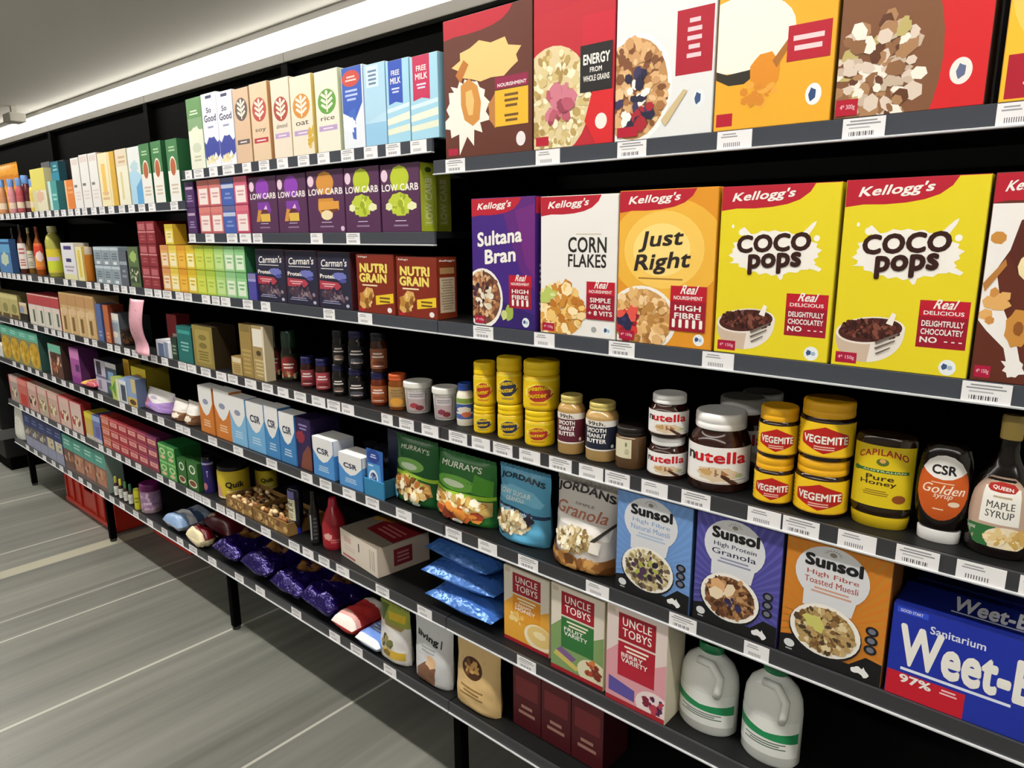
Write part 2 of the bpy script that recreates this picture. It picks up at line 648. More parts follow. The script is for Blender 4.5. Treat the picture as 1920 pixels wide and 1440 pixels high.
def floor_material():
    mt, nt, b = nodes('floor_planks', '#8b8a80', .4)
    N, L = nt.nodes.new, nt.links.new
    tc = N('ShaderNodeTexCoord')
    sp = N('ShaderNodeSeparateXYZ'); L(tc.outputs['Object'], sp.inputs[0])

    def mth(op, a, bb=None, cl=False):
        n = N('ShaderNodeMath'); n.operation = op; n.use_clamp = cl
        for i, v in enumerate((a, bb)):
            if v is None: continue
            if isinstance(v, (int, float)): n.inputs[i].default_value = v
            else: L(v, n.inputs[i])
        return n.outputs[0]
    X = sp.outputs['X']
    cell = mth('FLOOR', mth('DIVIDE', X, .178))
    wn = N('ShaderNodeTexWhiteNoise'); wn.noise_dimensions = '1D'; L(cell, wn.inputs['W'])
    # grain drawn out along the planks
    mp = N('ShaderNodeMapping'); mp.inputs['Scale'].default_value = (26, 1.1, 1); L(tc.outputs['Object'], mp.inputs['Vector'])
    nz = N('ShaderNodeTexNoise'); nz.inputs['Scale'].default_value = 1.; nz.inputs['Detail'].default_value = 5; L(mp.outputs[0], nz.inputs['Vector'])
    mp2 = N('ShaderNodeMapping'); mp2.inputs['Scale'].default_value = (7, .5, 1); L(tc.outputs['Object'], mp2.inputs['Vector'])
    nz2 = N('ShaderNodeTexNoise'); nz2.inputs['Detail'].default_value = 3; nz2.inputs['Scale'].default_value = 1.; L(mp2.outputs[0], nz2.inputs['Vector'])
    tone = mth('ADD', mth('MULTIPLY', wn.outputs['Value'], .16), mth('ADD', mth('MULTIPLY', nz.outputs['Fac'], .55), mth('MULTIPLY', nz2.outputs['Fac'], .5)))
    cr = N('ShaderNodeValToRGB')
    cr.color_ramp.elements[0].position = .28; cr.color_ramp.elements[0].color = lin('#4c4d48')
    cr.color_ramp.elements[1].position = .92; cr.color_ramp.elements[1].color = lin('#83847c')
    L(tone, cr.inputs['Fac'])
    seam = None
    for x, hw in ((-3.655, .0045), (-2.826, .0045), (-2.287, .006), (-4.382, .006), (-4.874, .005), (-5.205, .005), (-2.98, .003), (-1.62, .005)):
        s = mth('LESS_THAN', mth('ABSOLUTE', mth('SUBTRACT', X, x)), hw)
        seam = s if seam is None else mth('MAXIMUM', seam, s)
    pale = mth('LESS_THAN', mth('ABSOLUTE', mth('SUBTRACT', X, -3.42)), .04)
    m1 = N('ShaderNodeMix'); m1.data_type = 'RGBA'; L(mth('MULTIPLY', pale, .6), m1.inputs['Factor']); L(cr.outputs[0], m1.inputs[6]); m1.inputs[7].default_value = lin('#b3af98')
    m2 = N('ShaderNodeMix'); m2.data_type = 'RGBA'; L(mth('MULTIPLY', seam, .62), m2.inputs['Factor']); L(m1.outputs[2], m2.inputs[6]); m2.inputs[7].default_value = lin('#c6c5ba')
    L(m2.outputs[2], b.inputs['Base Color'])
    bp = N('ShaderNodeBump'); bp.inputs['Strength'].default_value = .12; bp.inputs['Distance'].default_value = .004
    L(nz.outputs['Fac'], bp.inputs['Height']); L(bp.outputs[0], b.inputs['Normal'])
    return mt


def plaster(name, col):
    mt, nt, b = nodes(name, col, .8)
    tc = nt.nodes.new('ShaderNodeTexCoord')
    nz = nt.nodes.new('ShaderNodeTexNoise'); nz.inputs['Scale'].default_value = 8
    nt.links.new(tc.outputs['Object'], nz.inputs['Vector'])
    bp = nt.nodes.new('ShaderNodeBump'); bp.inputs['Strength'].default_value = .05
    nt.links.new(nz.outputs['Fac'], bp.inputs['Height']); nt.links.new(bp.outputs[0], b.inputs['Normal'])
    return mt


def struct(name, bm, mt):
    return tag(mesh_obj(name, bm, mt), kind='structure')


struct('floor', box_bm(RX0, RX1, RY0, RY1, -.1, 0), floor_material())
struct('ceiling', box_bm(RX0, RX1, RY0, RY1, CEIL, CEIL + .1), plaster('ceiling_paint', '#e6e3da'))
WALL = plaster('wall_paint', '#c9c7bf')
struct('wall_back', box_bm(RX0, RX1, RY1, RY1 + .1, 0, CEIL), WALL)
struct('wall_front', box_bm(RX0, RX1, RY0 - .1, RY0, 0, CEIL), plaster('aisle_wall_paint', '#8f8d88'))
struct('wall_left', box_bm(RX0 - .1, RX0, RY0 - .1, RY1 + .1, 0, CEIL), WALL)
struct('wall_right', box_bm(RX1, RX1 + .1, RY0 - .1, RY1 + .1, 0, CEIL), WALL)

# shelving bays: back panel, top rail, posts, foot
BLACK = mat('#030303', .7, spec=.03)
BLACK_SATIN = mat('#0d0e0f', .5, 0, 0, 6., spec=.3)
RAIL = mat('#77746c', .5)
bay_words = ['black shelving bay with the big cereal boxes', 'black shelving bay with the sugar bags and milk cartons on top',
             'black shelving bay above the red crates', 'black shelving bay at the distant end of the run', 'bare black back panel past the distant end of the shelves']
for i in range(5):
    xr, xl = JX[i], JX[i + 1]
    r = empty('shelving_bay', ((xl + xr) / 2, YB, 0))
    tag(r, bay_words[i], 'shelving', 'shelving bays of the run')
    cx = (xl + xr) / 2
    mesh_obj('back_panel', box_bm(xl - cx + .001, xr - cx - .001, 0, .022, .004, PANEL_TOP), BLACK, r)
    mesh_obj('top_rail', box_bm(xl - cx + .001, xr - cx - .001, -.03, .03, PANEL_TOP, PANEL_TOP + .034, bev=.003), RAIL, r)
    ends = (xl, xr) if i == 0 else (xl,)
    for x in ends:
        mesh_obj('upright', box_bm(x - cx - .02, x - cx + .02, -.03, -.0005, .004, PANEL_TOP - .004), BLACK, r)

# shelves
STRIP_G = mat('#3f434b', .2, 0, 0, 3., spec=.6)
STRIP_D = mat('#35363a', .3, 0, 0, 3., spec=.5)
LIPM = mat('#d6d8dc', .3, .3, 0, 3.)
shelf_words = {
    ('L1', 0): 'highest grey fronted shelf with the cut off cereal boxes', ('L3', 0): 'grey fronted shelf carrying the row of tall cereal boxes',
    ('L4', 0): 'shelf carrying the yellow jars and chocolate spread', ('L5', 0): 'shelf carrying muesli pouches and muesli boxes',
    ('L6', 0): 'shelf carrying the blue bags and porridge boxes', ('L7', 0): 'lowest shelf with the standing silver and tan pouches',
    ('L1B', 1): 'highest shelf with the row of milk cartons', ('L2', 1): 'short shelf carrying the purple low carb boxes',
    ('L3', 1): 'shelf carrying the dark blue and brown snack bar boxes', ('L4', 1): 'shelf carrying the coffee jars and white tubs',
    ('L5', 1): 'shelf carrying the orange and blue sugar bags', ('L6', 1): 'shelf carrying the yellow tub and red bottle',
    ('L7', 1): 'lowest shelf with the shiny purple bags',
    ('FT', 2): 'highest shelf with the white and green slim cartons', ('L3', 2): 'shelf carrying the maroon tea boxes and grey packs',
    ('L4', 2): 'shelf carrying the tan boxes and pink strip pack', ('L5', 2): 'shelf carrying the pink topped bag and yellow packs',
    ('L6', 2): 'shelf carrying the stack of small red boxes', ('L7', 2): 'lowest shelf with the purple lidded jar, over the red crate',
    ('FT', 3): 'highest shelf at the distant end with blue capped bottles', ('L3', 3): 'shelf at the distant end with sauce and oil bottles',
    ('L4', 3): 'shelf at the distant end with small red and white boxes', ('L5', 3): 'shelf at the distant end with teal and yellow boxes',
    ('FT', 4): 'top shelf end holding the golden bag', ('L3', 4): 'bare shelf end past the sauce bottles', ('L4', 4): 'shelf end with olive packs', ('L5', 4): 'shelf end over the black cabinet',
    ('L6', 3): 'shelf at the distant end with pale pink boxes', ('L7', 3): 'lowest shelf at the distant end with blue and teal boxes'}
for (lv, b), wd in shelf_words.items():
    xl, xr = JX[b + 1] + .0012, JX[b] - .0012
    cx, w2, z = (xl + xr) / 2, (xr - xl) / 2, LIPS[lv]
    r = empty('shelf', (cx, D, z))
    tag(r, wd, 'shelf', 'shelves of the run')
    bm = box_bm(-w2, w2, .007, .4195 - .0315, STRIP_H - .014, STRIP_H)
    mesh_obj('deck', bm, BLACK_SATIN, r)
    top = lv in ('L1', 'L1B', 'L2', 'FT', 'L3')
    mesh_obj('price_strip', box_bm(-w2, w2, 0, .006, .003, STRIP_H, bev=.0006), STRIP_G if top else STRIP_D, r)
    mesh_obj('edge_rail', box_bm(-w2, w2, -.0035, .0065, 0, .003, bev=.0008), LIPM, r)
    if lv == 'L7':
        for x in ([-w2] if b else [-w2, w2]):
            lx = x + (.16 if b == 3 else .0145) - (.03 if x > 0 else 0)
            lg = mesh_obj('leg', box_bm(lx - .013, lx + .013, .012, .04, .012 - z, STRIP_H - .0145, bev=.003), BLACK, r)
            ft = add_lathe(bmesh.new(), [(0, 0), (.014, 0), (.0145, .006), (.013, .013), (0, .013)], 20)
            ft.transform(Matrix.Translation((lx, .026, -z)))
            mesh_obj('foot', ft, mat('#2a2a2a', .5), lg)
    for s in (-1, 1):
        bm = bmesh.new()
        x = s * (w2 - .006)
        v = [bm.verts.new((x + dx, y, zz)) for dx in (-.0015, .0015) for y, zz in ((.05, STRIP_H - .014), (.387, STRIP_H - .014), (.387, -.05), (.36, -.05), (.05, .005))]
        bm.faces.new(v[:5]); bm.faces.new(v[5:][::-1])
        for i in range(5):
            j = (i + 1) % 5
            bm.faces.new((v[i], v[i + 5], v[j + 5], v[j]))
        bmesh.ops.recalc_face_normals(bm, faces=bm.faces)
        mesh_obj('bracket', bm, BLACK, r)

# lights: long ceiling lamps over the aisles
LAMP = mat('#fff6e6', .5, emit=1.)


def strip_light(label, y, wdt, x0, x1, power, drop=.016):
    r = empty('ceiling_light', ((x0 + x1) / 2, y, CEIL))
    tag(r, label, 'lamp', 'long ceiling lights')
    hl = (x1 - x0) / 2
    bm = box_bm(-hl, hl, -wdt / 2 - .03, wdt / 2 + .03, -.05, -.001, bev=.006)
    hs = mesh_obj('housing', bm, mat('#e4e2dc', .5), r)
    em = mat('#fffaf2', .5, emit=power)
    mesh_obj('diffuser', box_bm(-hl + .02, hl - .02, -wdt / 2, wdt / 2, -.0505 - drop, -.0505), em, hs)
    return r
# ------------------------------------------------- near bay: printed artwork
KR, KRD = '#b31b30', '#97122a'
WH = '#f2efe9'
NUTS = ['#d9b27a', '#c79352', '#a86f37', '#e8cf9f', '#8c5527', '#dcbf86']
OATS = ['#e6dcc0', '#cbb98d', '#b79e6c', '#f0ead6', '#8d7347', '#d4c7a0']


def kellogg(s=.0):
    return [('P', [(0, 1), (.80, 1), (.76, .955), (.68, .915), (.58, .892), (.45, .878), (.3, .872), (.14, .874), (0, .862)], KR),
            ('T', "Kellogg's", .09, .9, .62, .965, WH, dict(sh=.35, b=.022, rise=.018, sp=.86))]


def red_corner():
    return [('P', [(0, 1), (.80, 1), (.76, .955), (.68, .915), (.58, .892), (.45, .878), (.3, .872), (.14, .874), (0, .862)], KR)]


def claim(u0, v0, u1, v1, second, bottom):
    h = v1 - v0
    w = u1 - u0
    o = [('R', u0, v0, u1, v1, KRD), ('R', u0, v0 + h * .66, u1, v1, '#b8142c'),
         ('T', 'Real', u0 + w * .28, v0 + h * .83, u1 - w * .3, v0 + h * 1.02, WH, dict(sh=.4, b=.02)),
         ('T', second, u0 + w * .1, v0 + h * .7, u1 - w * .1, v0 + h * .78, WH, dict(b=.02))]
    n = len(bottom)
    for i, s in enumerate(bottom):
        a = v0 + h * (.6 - .52 * (i + 1) / n + .03)
        o.append(('T', s, u0 + w * (.14 if len(s) < 8 else .08), a, u1 - w * (.14 if len(s) < 8 else .08), a + h * .52 / n * .68, WH, dict(b=.025)))
    return o


def serve():
    return [('R', .03, .015, .2, .075, '#a8123a'), ('T', '4* 150g', .05, .032, .18, .058, '#e9c7cf', dict(b=.01))]


def stars(u, v, r=.055, c='#e6ecef'):
    return [('E', u, v, r, r * .68, c), ('B', u - r * .35, v + .004, r * .35, r * .25, '#37527c', 5, 3), ('E', u + r * .3, v, r * .3, r * .2, '#9fb6cc')]


def bowl(u, v, ru, rv, base, bits, n, size, seed, rim='#efece6', q=.88):
    return [('E', u, v, ru, rv, rim), ('E', u + ru * .01, v + rv * .02, ru * q, rv * q, base), ('S', u, v + rv * .02, ru * q * .95, rv * q * .95, n, bits, size, seed)]


SULTANA = [('P', [(.45, 1), (1, 1), (1, .3), (.78, .45), (.62, .7)], '#5b2176'), ('P', [(.7, .9), (1, .95), (1, .4), (.86, .5)], '#6d2579'), ('P', [(0, 0), (1, 0), (1, .12), (.5, .2), (0, .3)], '#2f1a66')] + kellogg() + [
    ('T', 'Sultana', .1, .63, .8, .735, WH, dict(b=.03, rise=.045, sp=.86)), ('T', 'Bran', .22, .495, .7, .6, WH, dict(b=.03, rise=.03, sp=.9))] + \
    bowl(.17, .22, .33, .24, '#6b4636', ['#a9714a', '#8a5638', '#c69468', '#5b3428', '#d9b489', '#7b4a35'], 150, .034, 5) + [
    ('S', .2, .18, .16, .12, 12, ['#e9e2cf', '#dcd3b8'], .05, 9), ('S', .12, .28, .14, .1, 10, ['#2c1730', '#45203a'], .035, 10),
    ('B', .6, .12, .07, .06, '#9db04e', 5, 3, .2), ('B', .52, .1, .05, .04, '#c8cf86', 5, 4, .2)] + \
    claim(.6, .16, .95, .415, 'NOURISHMENT', ['HIGH', 'FIBRE', '- - - -']) + serve() + stars(.86, .055)
CORN = kellogg() + [
    ('L', .4, .725, .88, .74, 1, '#c9b9a4'),
    ('T', 'CORN', .38, .605, .87, .71, '#26211f', dict(b=.02, sp=.86)), ('T', 'FLAKES', .38, .5, .87, .59, '#26211f', dict(b=.02, sp=.86)),
    ('E', .26, .17, .34, .2, '#e8e4dc'), ('E', .27, .17, .33, .19, '#c98f3d'),
    ('S', .27, .18, .32, .19, 150, ['#e0a94a', '#c98a35', '#f0c878', '#b87428', '#f3d79c', '#d89b4a', '#fae3b4'], .062, 21),
    ('S', .12, .29, .1, .05, 8, ['#b9c868', '#dbe09c'], .06, 3)] + claim(.63, .13, .99, .4, 'NOURISHMENT', ['SIMPLE', 'GRAINS', '+ 8 VITS']) + serve() + stars(.9, .055, .06) + [('E', .73, .055, .035, .022, '#9fa3a0')]
JUST = [('E', .5, .62, .6, .33, '#eab23f'), ('E', .48, .62, .42, .25, '#f3c75e'), ('E', .46, .62, .3, .17, '#f8d982')] + kellogg() + [
    ('T', 'Just', .22, .605, .66, .735, '#2b2320', dict(sh=.2, b=.022, rise=.02)), ('T', 'Right', .17, .45, .74, .585, '#2b2320', dict(sh=.2, b=.022, rise=.035)),
    ('L', .2, .425, .72, .445, 1, '#a5762f')] + \
    bowl(.27, .16, .38, .225, '#c99657', ['#e3b877', '#d0a061', '#b98546', '#efd0a0', '#a06c37', '#dcae75'], 170, .045, 31) + [
    ('S', .1, .12, .14, .1, 22, ['#b5252c', '#d23b35', '#8e1a28'], .05, 6), ('S', .12, .15, .08, .05, 9, ['#27284a', '#38335e'], .045, 7), ('S', .14, .2, .12, .03, 8, ['#e0564a'], .05, 8)] + \
    claim(.58, .105, .94, .395, 'NOURISHMENT', ['HIGH', 'FIBRE', '- - - - -']) + serve() + stars(.88, .055)
COCO = kellogg() + [
    ('E', .115, .77, .012, .011, '#f4efe6'), ('E', .84, .7, .025, .017, '#f4efe6'), ('E', .2, .735, .03, .02, '#f4efe6'),
    ('B', .49, .615, .37, .125, '#f0ece6', 22, 8, .1), ('P', [(.68, .7), (.8, .785), (.83, .795), (.82, .77), (.74, .68)], '#f0ece6'), ('P', [(.7, .55), (.88, .515), (.9, .53), (.75, .59)], '#f0ece6'), ('P', [(.1, .55), (.24, .6), (.3, .57), (.24, .55)], '#f0ece6'), ('P', [(.24, .7), (.2, .76), (.22, .765), (.32, .7)], '#f0ece6'), ('P', [(.5, .52), (.56, .46), (.58, .465), (.6, .53)], '#f0ece6'),
    ('T', 'COCO', .17, .615, .79, .71, '#33150f', dict(b=.04, rise=.022)), ('T', 'pops', .28, .49, .72, .6, '#33150f', dict(b=.036, rise=.02)),
    # the bowl
    ('P', [(.28 - .265 * math.cos(t), .205 - .175 * math.sin(t) ** .8 + .02 * -math.cos(t)) for t in [math.pi * i / 20 for i in range(21)]], '#c9b4a0'),
    ('P', [(.28 - .265 * math.cos(t), .205 - .175 * math.sin(t) ** .8 + .02 * -math.cos(t)) for t in [math.pi * (10 + i / 2) / 20 for i in range(21)]] + [(.3, .15)], '#e6dfd6'),
    ('P', [(.28 + .265 * math.cos(t), .205 + .075 * math.sin(t) + .02 * math.cos(t)) for t in [math.pi * i / 16 for i in range(32)]], '#e9e1d8'),
    ('P', [(.28 + .245 * math.cos(t), .207 + .066 * math.sin(t) + .02 * math.cos(t)) for t in [math.pi * i / 16 for i in range(32)]], '#4a221c'),
    ('S', .28, .208, .22, .055, 150, ['#5b2a22', '#3a1814', '#6e382c', '#7d4a3b', '#2f120f'], .02, 12),
    ('P', [(.4, .25), (.44, .31), (.47, .3), (.45, .24)], '#efe9e0'),
    ('P', [(.33, .145), (.5, .205), (.502, .195), (.34, .132)], '#6d625b'), ('P', [(.33, .115), (.48, .165), (.482, .157), (.34, .105)], '#6d625b'), ('P', [(.34, .085), (.45, .125), (.45, .117), (.35, .077)], '#6d625b')] + \
    claim(.63, .14, .975, .385, 'DELICIOUS', ['DELIGHTFULLY', 'CHOCOLATEY', 'NO  - - -']) + serve() + stars(.87, .045, .06)
BROWN_K = kellogg() + [
    ('P', [(0, .86), (.35, .86), (.3, .7), (.12, .55), (.2, .4), (.42, .2), (.5, .08), (.38, .05), (.3, .17), (.1, .25), (0, .3)], '#ece9e6'), ('B', .42, .08, .1, .05, '#ece9e6', 8, 4, .5),
    ('P', [(.3, .78), (.45, .82), (.6, .7), (.6, .5), (.35, .52), (.22, .62)], '#56241a'),
    ('T', 'L', .42, .64, .6, .8, '#f0dfae', dict(b=.03)), ('T', 'G', .34, .5, .6, .63, '#f0dfae', dict(b=.03)),
    ('S', .14, .36, .1, .08, 9, ['#c98b45', '#dfab66', '#a96a2d'], .09, 14), ('B', .42, .27, .13, .09, '#c58a3e', 8, 6, .15), ('B', .42, .27, .05, .035, '#8d5522', 8, 7, .15), ('B', .1, .7, .08, .03, '#c58a3e', 8, 7, .15),
    ('P', [(0, .48), (.2, .6), (.22, .57), (.03, .44)], '#b57a3c')] + serve()
SIDE_K = [('R', 0, .88, 1, 1, KR), ('L', .15, .1, .85, .6, 12, '#c9c3d8')]

A = 'cereal box'
G3 = 'big cereal boxes on the eye level shelf'
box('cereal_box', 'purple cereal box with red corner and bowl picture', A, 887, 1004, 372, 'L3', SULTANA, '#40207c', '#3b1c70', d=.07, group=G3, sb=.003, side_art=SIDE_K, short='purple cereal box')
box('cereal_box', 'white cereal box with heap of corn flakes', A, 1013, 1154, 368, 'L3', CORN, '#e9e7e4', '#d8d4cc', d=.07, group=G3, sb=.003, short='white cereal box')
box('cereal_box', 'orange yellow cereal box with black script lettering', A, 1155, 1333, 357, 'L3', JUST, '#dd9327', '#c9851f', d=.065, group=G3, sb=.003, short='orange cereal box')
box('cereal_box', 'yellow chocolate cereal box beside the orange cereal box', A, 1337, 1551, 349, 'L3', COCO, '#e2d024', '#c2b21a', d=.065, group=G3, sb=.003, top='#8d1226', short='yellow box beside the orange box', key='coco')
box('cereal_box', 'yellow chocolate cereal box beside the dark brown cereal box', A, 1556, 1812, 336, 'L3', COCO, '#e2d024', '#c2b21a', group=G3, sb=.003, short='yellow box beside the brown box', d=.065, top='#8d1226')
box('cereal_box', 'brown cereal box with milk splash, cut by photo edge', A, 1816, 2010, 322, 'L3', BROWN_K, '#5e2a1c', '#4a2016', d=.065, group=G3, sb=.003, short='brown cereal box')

# highest shelf: only the lower parts show in the photograph
T1 = red_corner() + [('B', .5, .66, .36, .13, '#e8c27c', 9, 5, .2), ('B', .27, .31, .25, .2, '#efe6dc', 12, 7, .55), ('B', .29, .42, .2, .12, '#efe6dc', 9, 4, .5), ('P', [(.2, .52), (.3, .56), (.4, .5), (.44, .38), (.42, .26), (.34, .22), (.24, .27), (.2, .38)], '#c98a3f'), ('P', [(.26, .47), (.33, .48), (.36, .4), (.34, .3), (.29, .3), (.26, .38)], '#e6b871'), ('P', [(.14, .6), (.24, .7), (.3, .66), (.2, .54)], '#b5702c'), ('B', .6, .3, .08, .1, '#b77a3c', 6, 9, .3),
      ('R', .6, .45, .96, .53, '#8d1a44'), ('T', 'NOURISHMENT', .63, .462, .94, .485, WH, dict(b=.02)), ('R', .6, .19, .96, .44, '#e5b22b'), ('L', .7, .31, .86, .42, 3, '#6b4a1c'), ('L', .7, .21, .86, .28, 2, '#6b4a1c'), ('E', .88, .09, .05, .05, '#e3dde0'), ('R', .03, .02, .15, .07, '#a8123a')]
T2 = red_corner() + [('R', .62, .56, 1, .8, '#c11f33'), ('E', .25, .3, .48, .36, '#d9c79b'), ('S', .27, .3, .44, .33, 260, ['#e9dcb2', '#cdb77c', '#b59a5c', '#f0e7c8', '#a88b52', '#d6c490'], .042, 41), ('S', .32, .28, .16, .12, 26, ['#b4566a', '#c9788a', '#933f52'], .075, 42),
      ('R', .6, .33, .98, .62, '#1d1a1b'), ('T', 'ENERGY', .64, .5, .95, .56, WH, dict(b=.03)), ('T', 'FROM', .72, .45, .86, .48, WH, dict(b=.02)), ('T', 'WHOLE GRAINS', .64, .395, .95, .43, WH, dict(b=.02)),
      ('P', [(1, .33), (1, 0), (.8, 0), (.66, .15), (.75, .33)], '#cf2128'), ('E', .86, .14, .07, .05, '#e9e3dd'), ('R', .03, .02, .2, .08, '#b0142f')]
T3 = red_corner() + [('E', .2, .3, .4, .33, '#f4f2ef'), ('E', .2, .3, .36, .3, '#b98a58'), ('S', .2, .3, .34, .28, 170, ['#c99a68', '#a06f42', '#e0bd8c', '#7b4d2f', '#d7ab78'], .05, 51), ('S', .22, .24, .2, .16, 34, ['#25243d', '#3a3358', '#f3efe9', '#a3232f'], .055, 52),
      ('P', [(.5, .1), (.72, .26), (.76, .25), (.55, .06)], '#cbb68b'), ('R', .63, .34, .985, .7, '#a81a2f'), ('L', .73, .42, .88, .66, 5, '#e8c6cc'), ('E', .87, .2, .06, .05, '#dfe6ea'), ('B', .86, .2, .03, .03, '#37527c', 5, 3), ('R', .03, .02, .26, .08, '#b0142f')]
T4 = red_corner() + [('E', .2, .5, .48, .2, '#f3eedd'), ('P', [(-.02, .33), (.0, .28), (.12, .24), (.26, .24), (.38, .29), (.44, .36), (.3, .31), (.1, .3)], '#2e2a22'),
      ('B', .44, .28, .13, .11, '#d98b25', 8, 3, .12), ('P', [(.5, .34), (.7, .5), (.72, .48), (.54, .3)], '#a86a2a'), ('S', .4, .18, .14, .07, 16, ['#d3862a', '#e8a542'], .04, 4), ('R', .62, .32, .97, .5, '#b01b30'), ('L', .66, .36, .92, .46, 2, '#ecc9cc'), ('E', .86, .14, .065, .055, '#e9eef0'), ('B', .85, .14, .03, .03, '#2f4a76', 5, 3), ('R', .02, .02, .17, .09, '#b0142f')]
T5 = red_corner() + [('R', .56, 0, 1, .86, '#cf2026'), ('E', .3, .25, .42, .5, '#7b5136'), ('S', .28, .2, .3, .26, 130, ['#d7c7b8', '#a67d58', '#5f3823', '#c3b09c', '#8a6141', '#b9aa6c', '#efe6da'], .055, 61), ('R', .01, .01, .17, .09, '#b0142f'), ('T', '4* 300g', .04, .035, .15, .065, '#e9c7cf', dict(b=.01)), ('E', .84, .16, .07, .06, '#e9e3dd'), ('B', .84, .16, .03, .03, '#5f6a8c', 5, 3)]
T6 = red_corner() + [('E', .5, .5, .5, .3, '#e9c65c'), ('R', .04, .01, .5, .2, '#a8142c'), ('T', '300g', .2, .05, .4, .12, '#f0d6d8', dict(b=.02))]
G1 = 'cereal boxes on the highest shelf'
for a in ((836, 999, T1, '#5d2c1e', 'brown cereal box on the top shelf with milk splash', '#3d1a12'), (1000, 1150, T2, '#b6222f', 'red cereal box on top shelf with oat picture and black panel', '#8c1826'),
          (1151, 1334, T3, '#dfe1e2', 'white cereal box on top shelf with berry bowl', '#c4c6c8'), (1336, 1556, T4, '#e6a92c', 'yellow cereal box on top shelf with honey dipper', '#c58d1f'),
          (1561, 1846, T5, '#6d4a35', 'cereal box on top shelf half loops picture, half red', '#2e1a14'), (1869, 2100, T6, '#eeb92e', 'yellow cereal box on top shelf cut by photo edge', '#c58d1f')):
    X = (x_at(a[0], D + .003, DECK['L1']), x_at(a[1], D + .003, DECK['L1']))
    box('cereal_box', a[4], A, a[0], a[1], 0, 'L1', a[2], a[3], a[5], d=.06, group=G1, sb=.003, wh=(X[1] - X[0], .262), short=a[4].split(' with')[0].split(' half')[0].split(' cut')[0])

# -------------------------------------------------- spreads on the jar shelf
YEL, YELD = '#e8c414', '#d9b30f'


def nut_butter(c):
    return [('R', 0, .92, 1, 1, '#e9d24a'), ('B', .5, .52, .3, .3, '#f0dc5a', 12, 3, .1), ('P', [(.22, .4), (.28, .66), (.46, .8), (.62, .78), (.74, .6), (.72, .38), (.6, .24), (.42, .22)], c),
            ('T', 'peanut', .3, .54, .68, .72, YEL, dict(b=.03, rise=.06)), ('T', 'butter', .3, .34, .66, .5, YEL, dict(b=.03, rise=.06)), ('P', [(.66, .3), (.8, .5), (.78, .52), (.62, .34)], c), ('L', .3, .1, .7, .18, 2, c)]


GJ = 'yellow peanut butter jars stacked two high'
spec = [((889, 930, 757, 'navy oval', '#2c3352'), (889, 931, 677, 'red oval', '#b3352a'), 'beside the blue lidded jar'),
        ((934, 982, 755, 'navy oval', '#2c3352'), (932, 980, 668, 'navy oval', '#2c3352'), 'in the middle stack'),
        ((985, 1041, 765, 'red oval', '#b3352a'), (982, 1050, 674, 'red oval', '#b3352a'), 'next to the maroon labelled jar')]
for lo, up, where in spec:
    h0 = jar('spread_jar', 'lower yellow peanut butter jar ' + where, 'jar', lo[0], lo[1], lo[2], 'L4', YELD, YEL, nut_butter(lo[4]), YEL, GJ, sb=.02, lid_h=.27, lid_r=.99, lv=(.06, .66), arc=2.9, shoulder=.93, short='yellow peanut butter jars ' + where, body_mat=mat(YELD, .3, spec=.5), neck=.9)
    jar('spread_jar', 'upper yellow peanut butter jar ' + where, 'jar', up[0], up[1], up[2], 'L4', YELD, YEL, nut_butter(up[4]), YEL, GJ, sb=.02, zb=h0, lid_h=.27, lid_r=.99, lv=(.06, .66), arc=2.9, shoulder=.93, body_mat=mat(YELD, .3, spec=.5), neck=.9)


def butter_lab(c):
    return [('R', 0, .8, 1, 1, '#e5e1da'), ('T', '99th.', .2, .84, .62, .97, '#4a3f3a', dict(b=.02)), ('T', 'SMOOTH', .16, .62, .64, .75, WH, dict(b=.03)), ('T', 'PEANUT', .16, .44, .64, .57, WH, dict(b=.03)), ('T', 'BUTTER', .16, .26, .64, .39, WH, dict(b=.03)), ('E', .8, .15, .04, .06, WH), ('R', 0, 0, 1, .05, '#e5e1da')]


jar('spread_jar', 'glass peanut butter jar with maroon label and gold lid', 'jar', 1046, 1097, 739, 'L4', '#b08d55', '#c9b76a', butter_lab('#5a2030'), '#5a1f2f', 'peanut butter glass jars', sb=.02, lid_h=.12, lid_r=.8, lv=(.2, .72), arc=2.7, shoulder=.88, lid_rough=.25)
jar('spread_jar', 'glass peanut butter jar with navy label and gold lid', 'jar', 1098, 1159, 752, 'L4', '#b3925c', '#c9b76a', butter_lab('#20263a'), '#1e2436', 'peanut butter glass jars', sb=.02, lid_h=.12, lid_r=.8, lv=(.2, .72), arc=2.7, shoulder=.88, lid_rough=.25)
jar('spread_jar', 'short brown jar with cream label and dark lid', 'jar', 1154, 1212, 797, 'L4', '#5a4128', '#1c1714', [('R', .62, .1, .95, .9, '#d9d2b4'), ('L', .66, .2, .9, .5, 3, '#9c9478'), ('R', .68, .62, .78, .82, '#6f7d58')], '#d9d2b4', sb=.02, lid_h=.2, lid_r=.92, lv=(.28, .74), arc=1.3, shoulder=.95, face=-.5)
NUT = [('R', 0, .0, 1, .05, '#d9cfc4'), ('B', .52, .26, .24, .2, '#d9c4a4', 9, 3, .2), ('P', [(.3, .32), (.42, .42), (.58, .38), (.66, .26), (.5, .2), (.36, .24)], '#a9714a'), ('P', [(.5, .3), (.62, .24), (.78, .02), (.7, -.02)], '#4a2a1c'), ('B', .4, .3, .07, .08, '#c79d63', 6, 5, .2), ('E', .78, .24, .05, .06, '#b6bf8f'), ('L', .7, .1, .9, .14, 1, '#9aa39a'),
       ('T', 'n', .12, .58, .23, .78, '#1f1a1b', dict(b=.026)), ('T', 'utella', .245, .58, .86, .88, '#c3161f', dict(b=.026))]
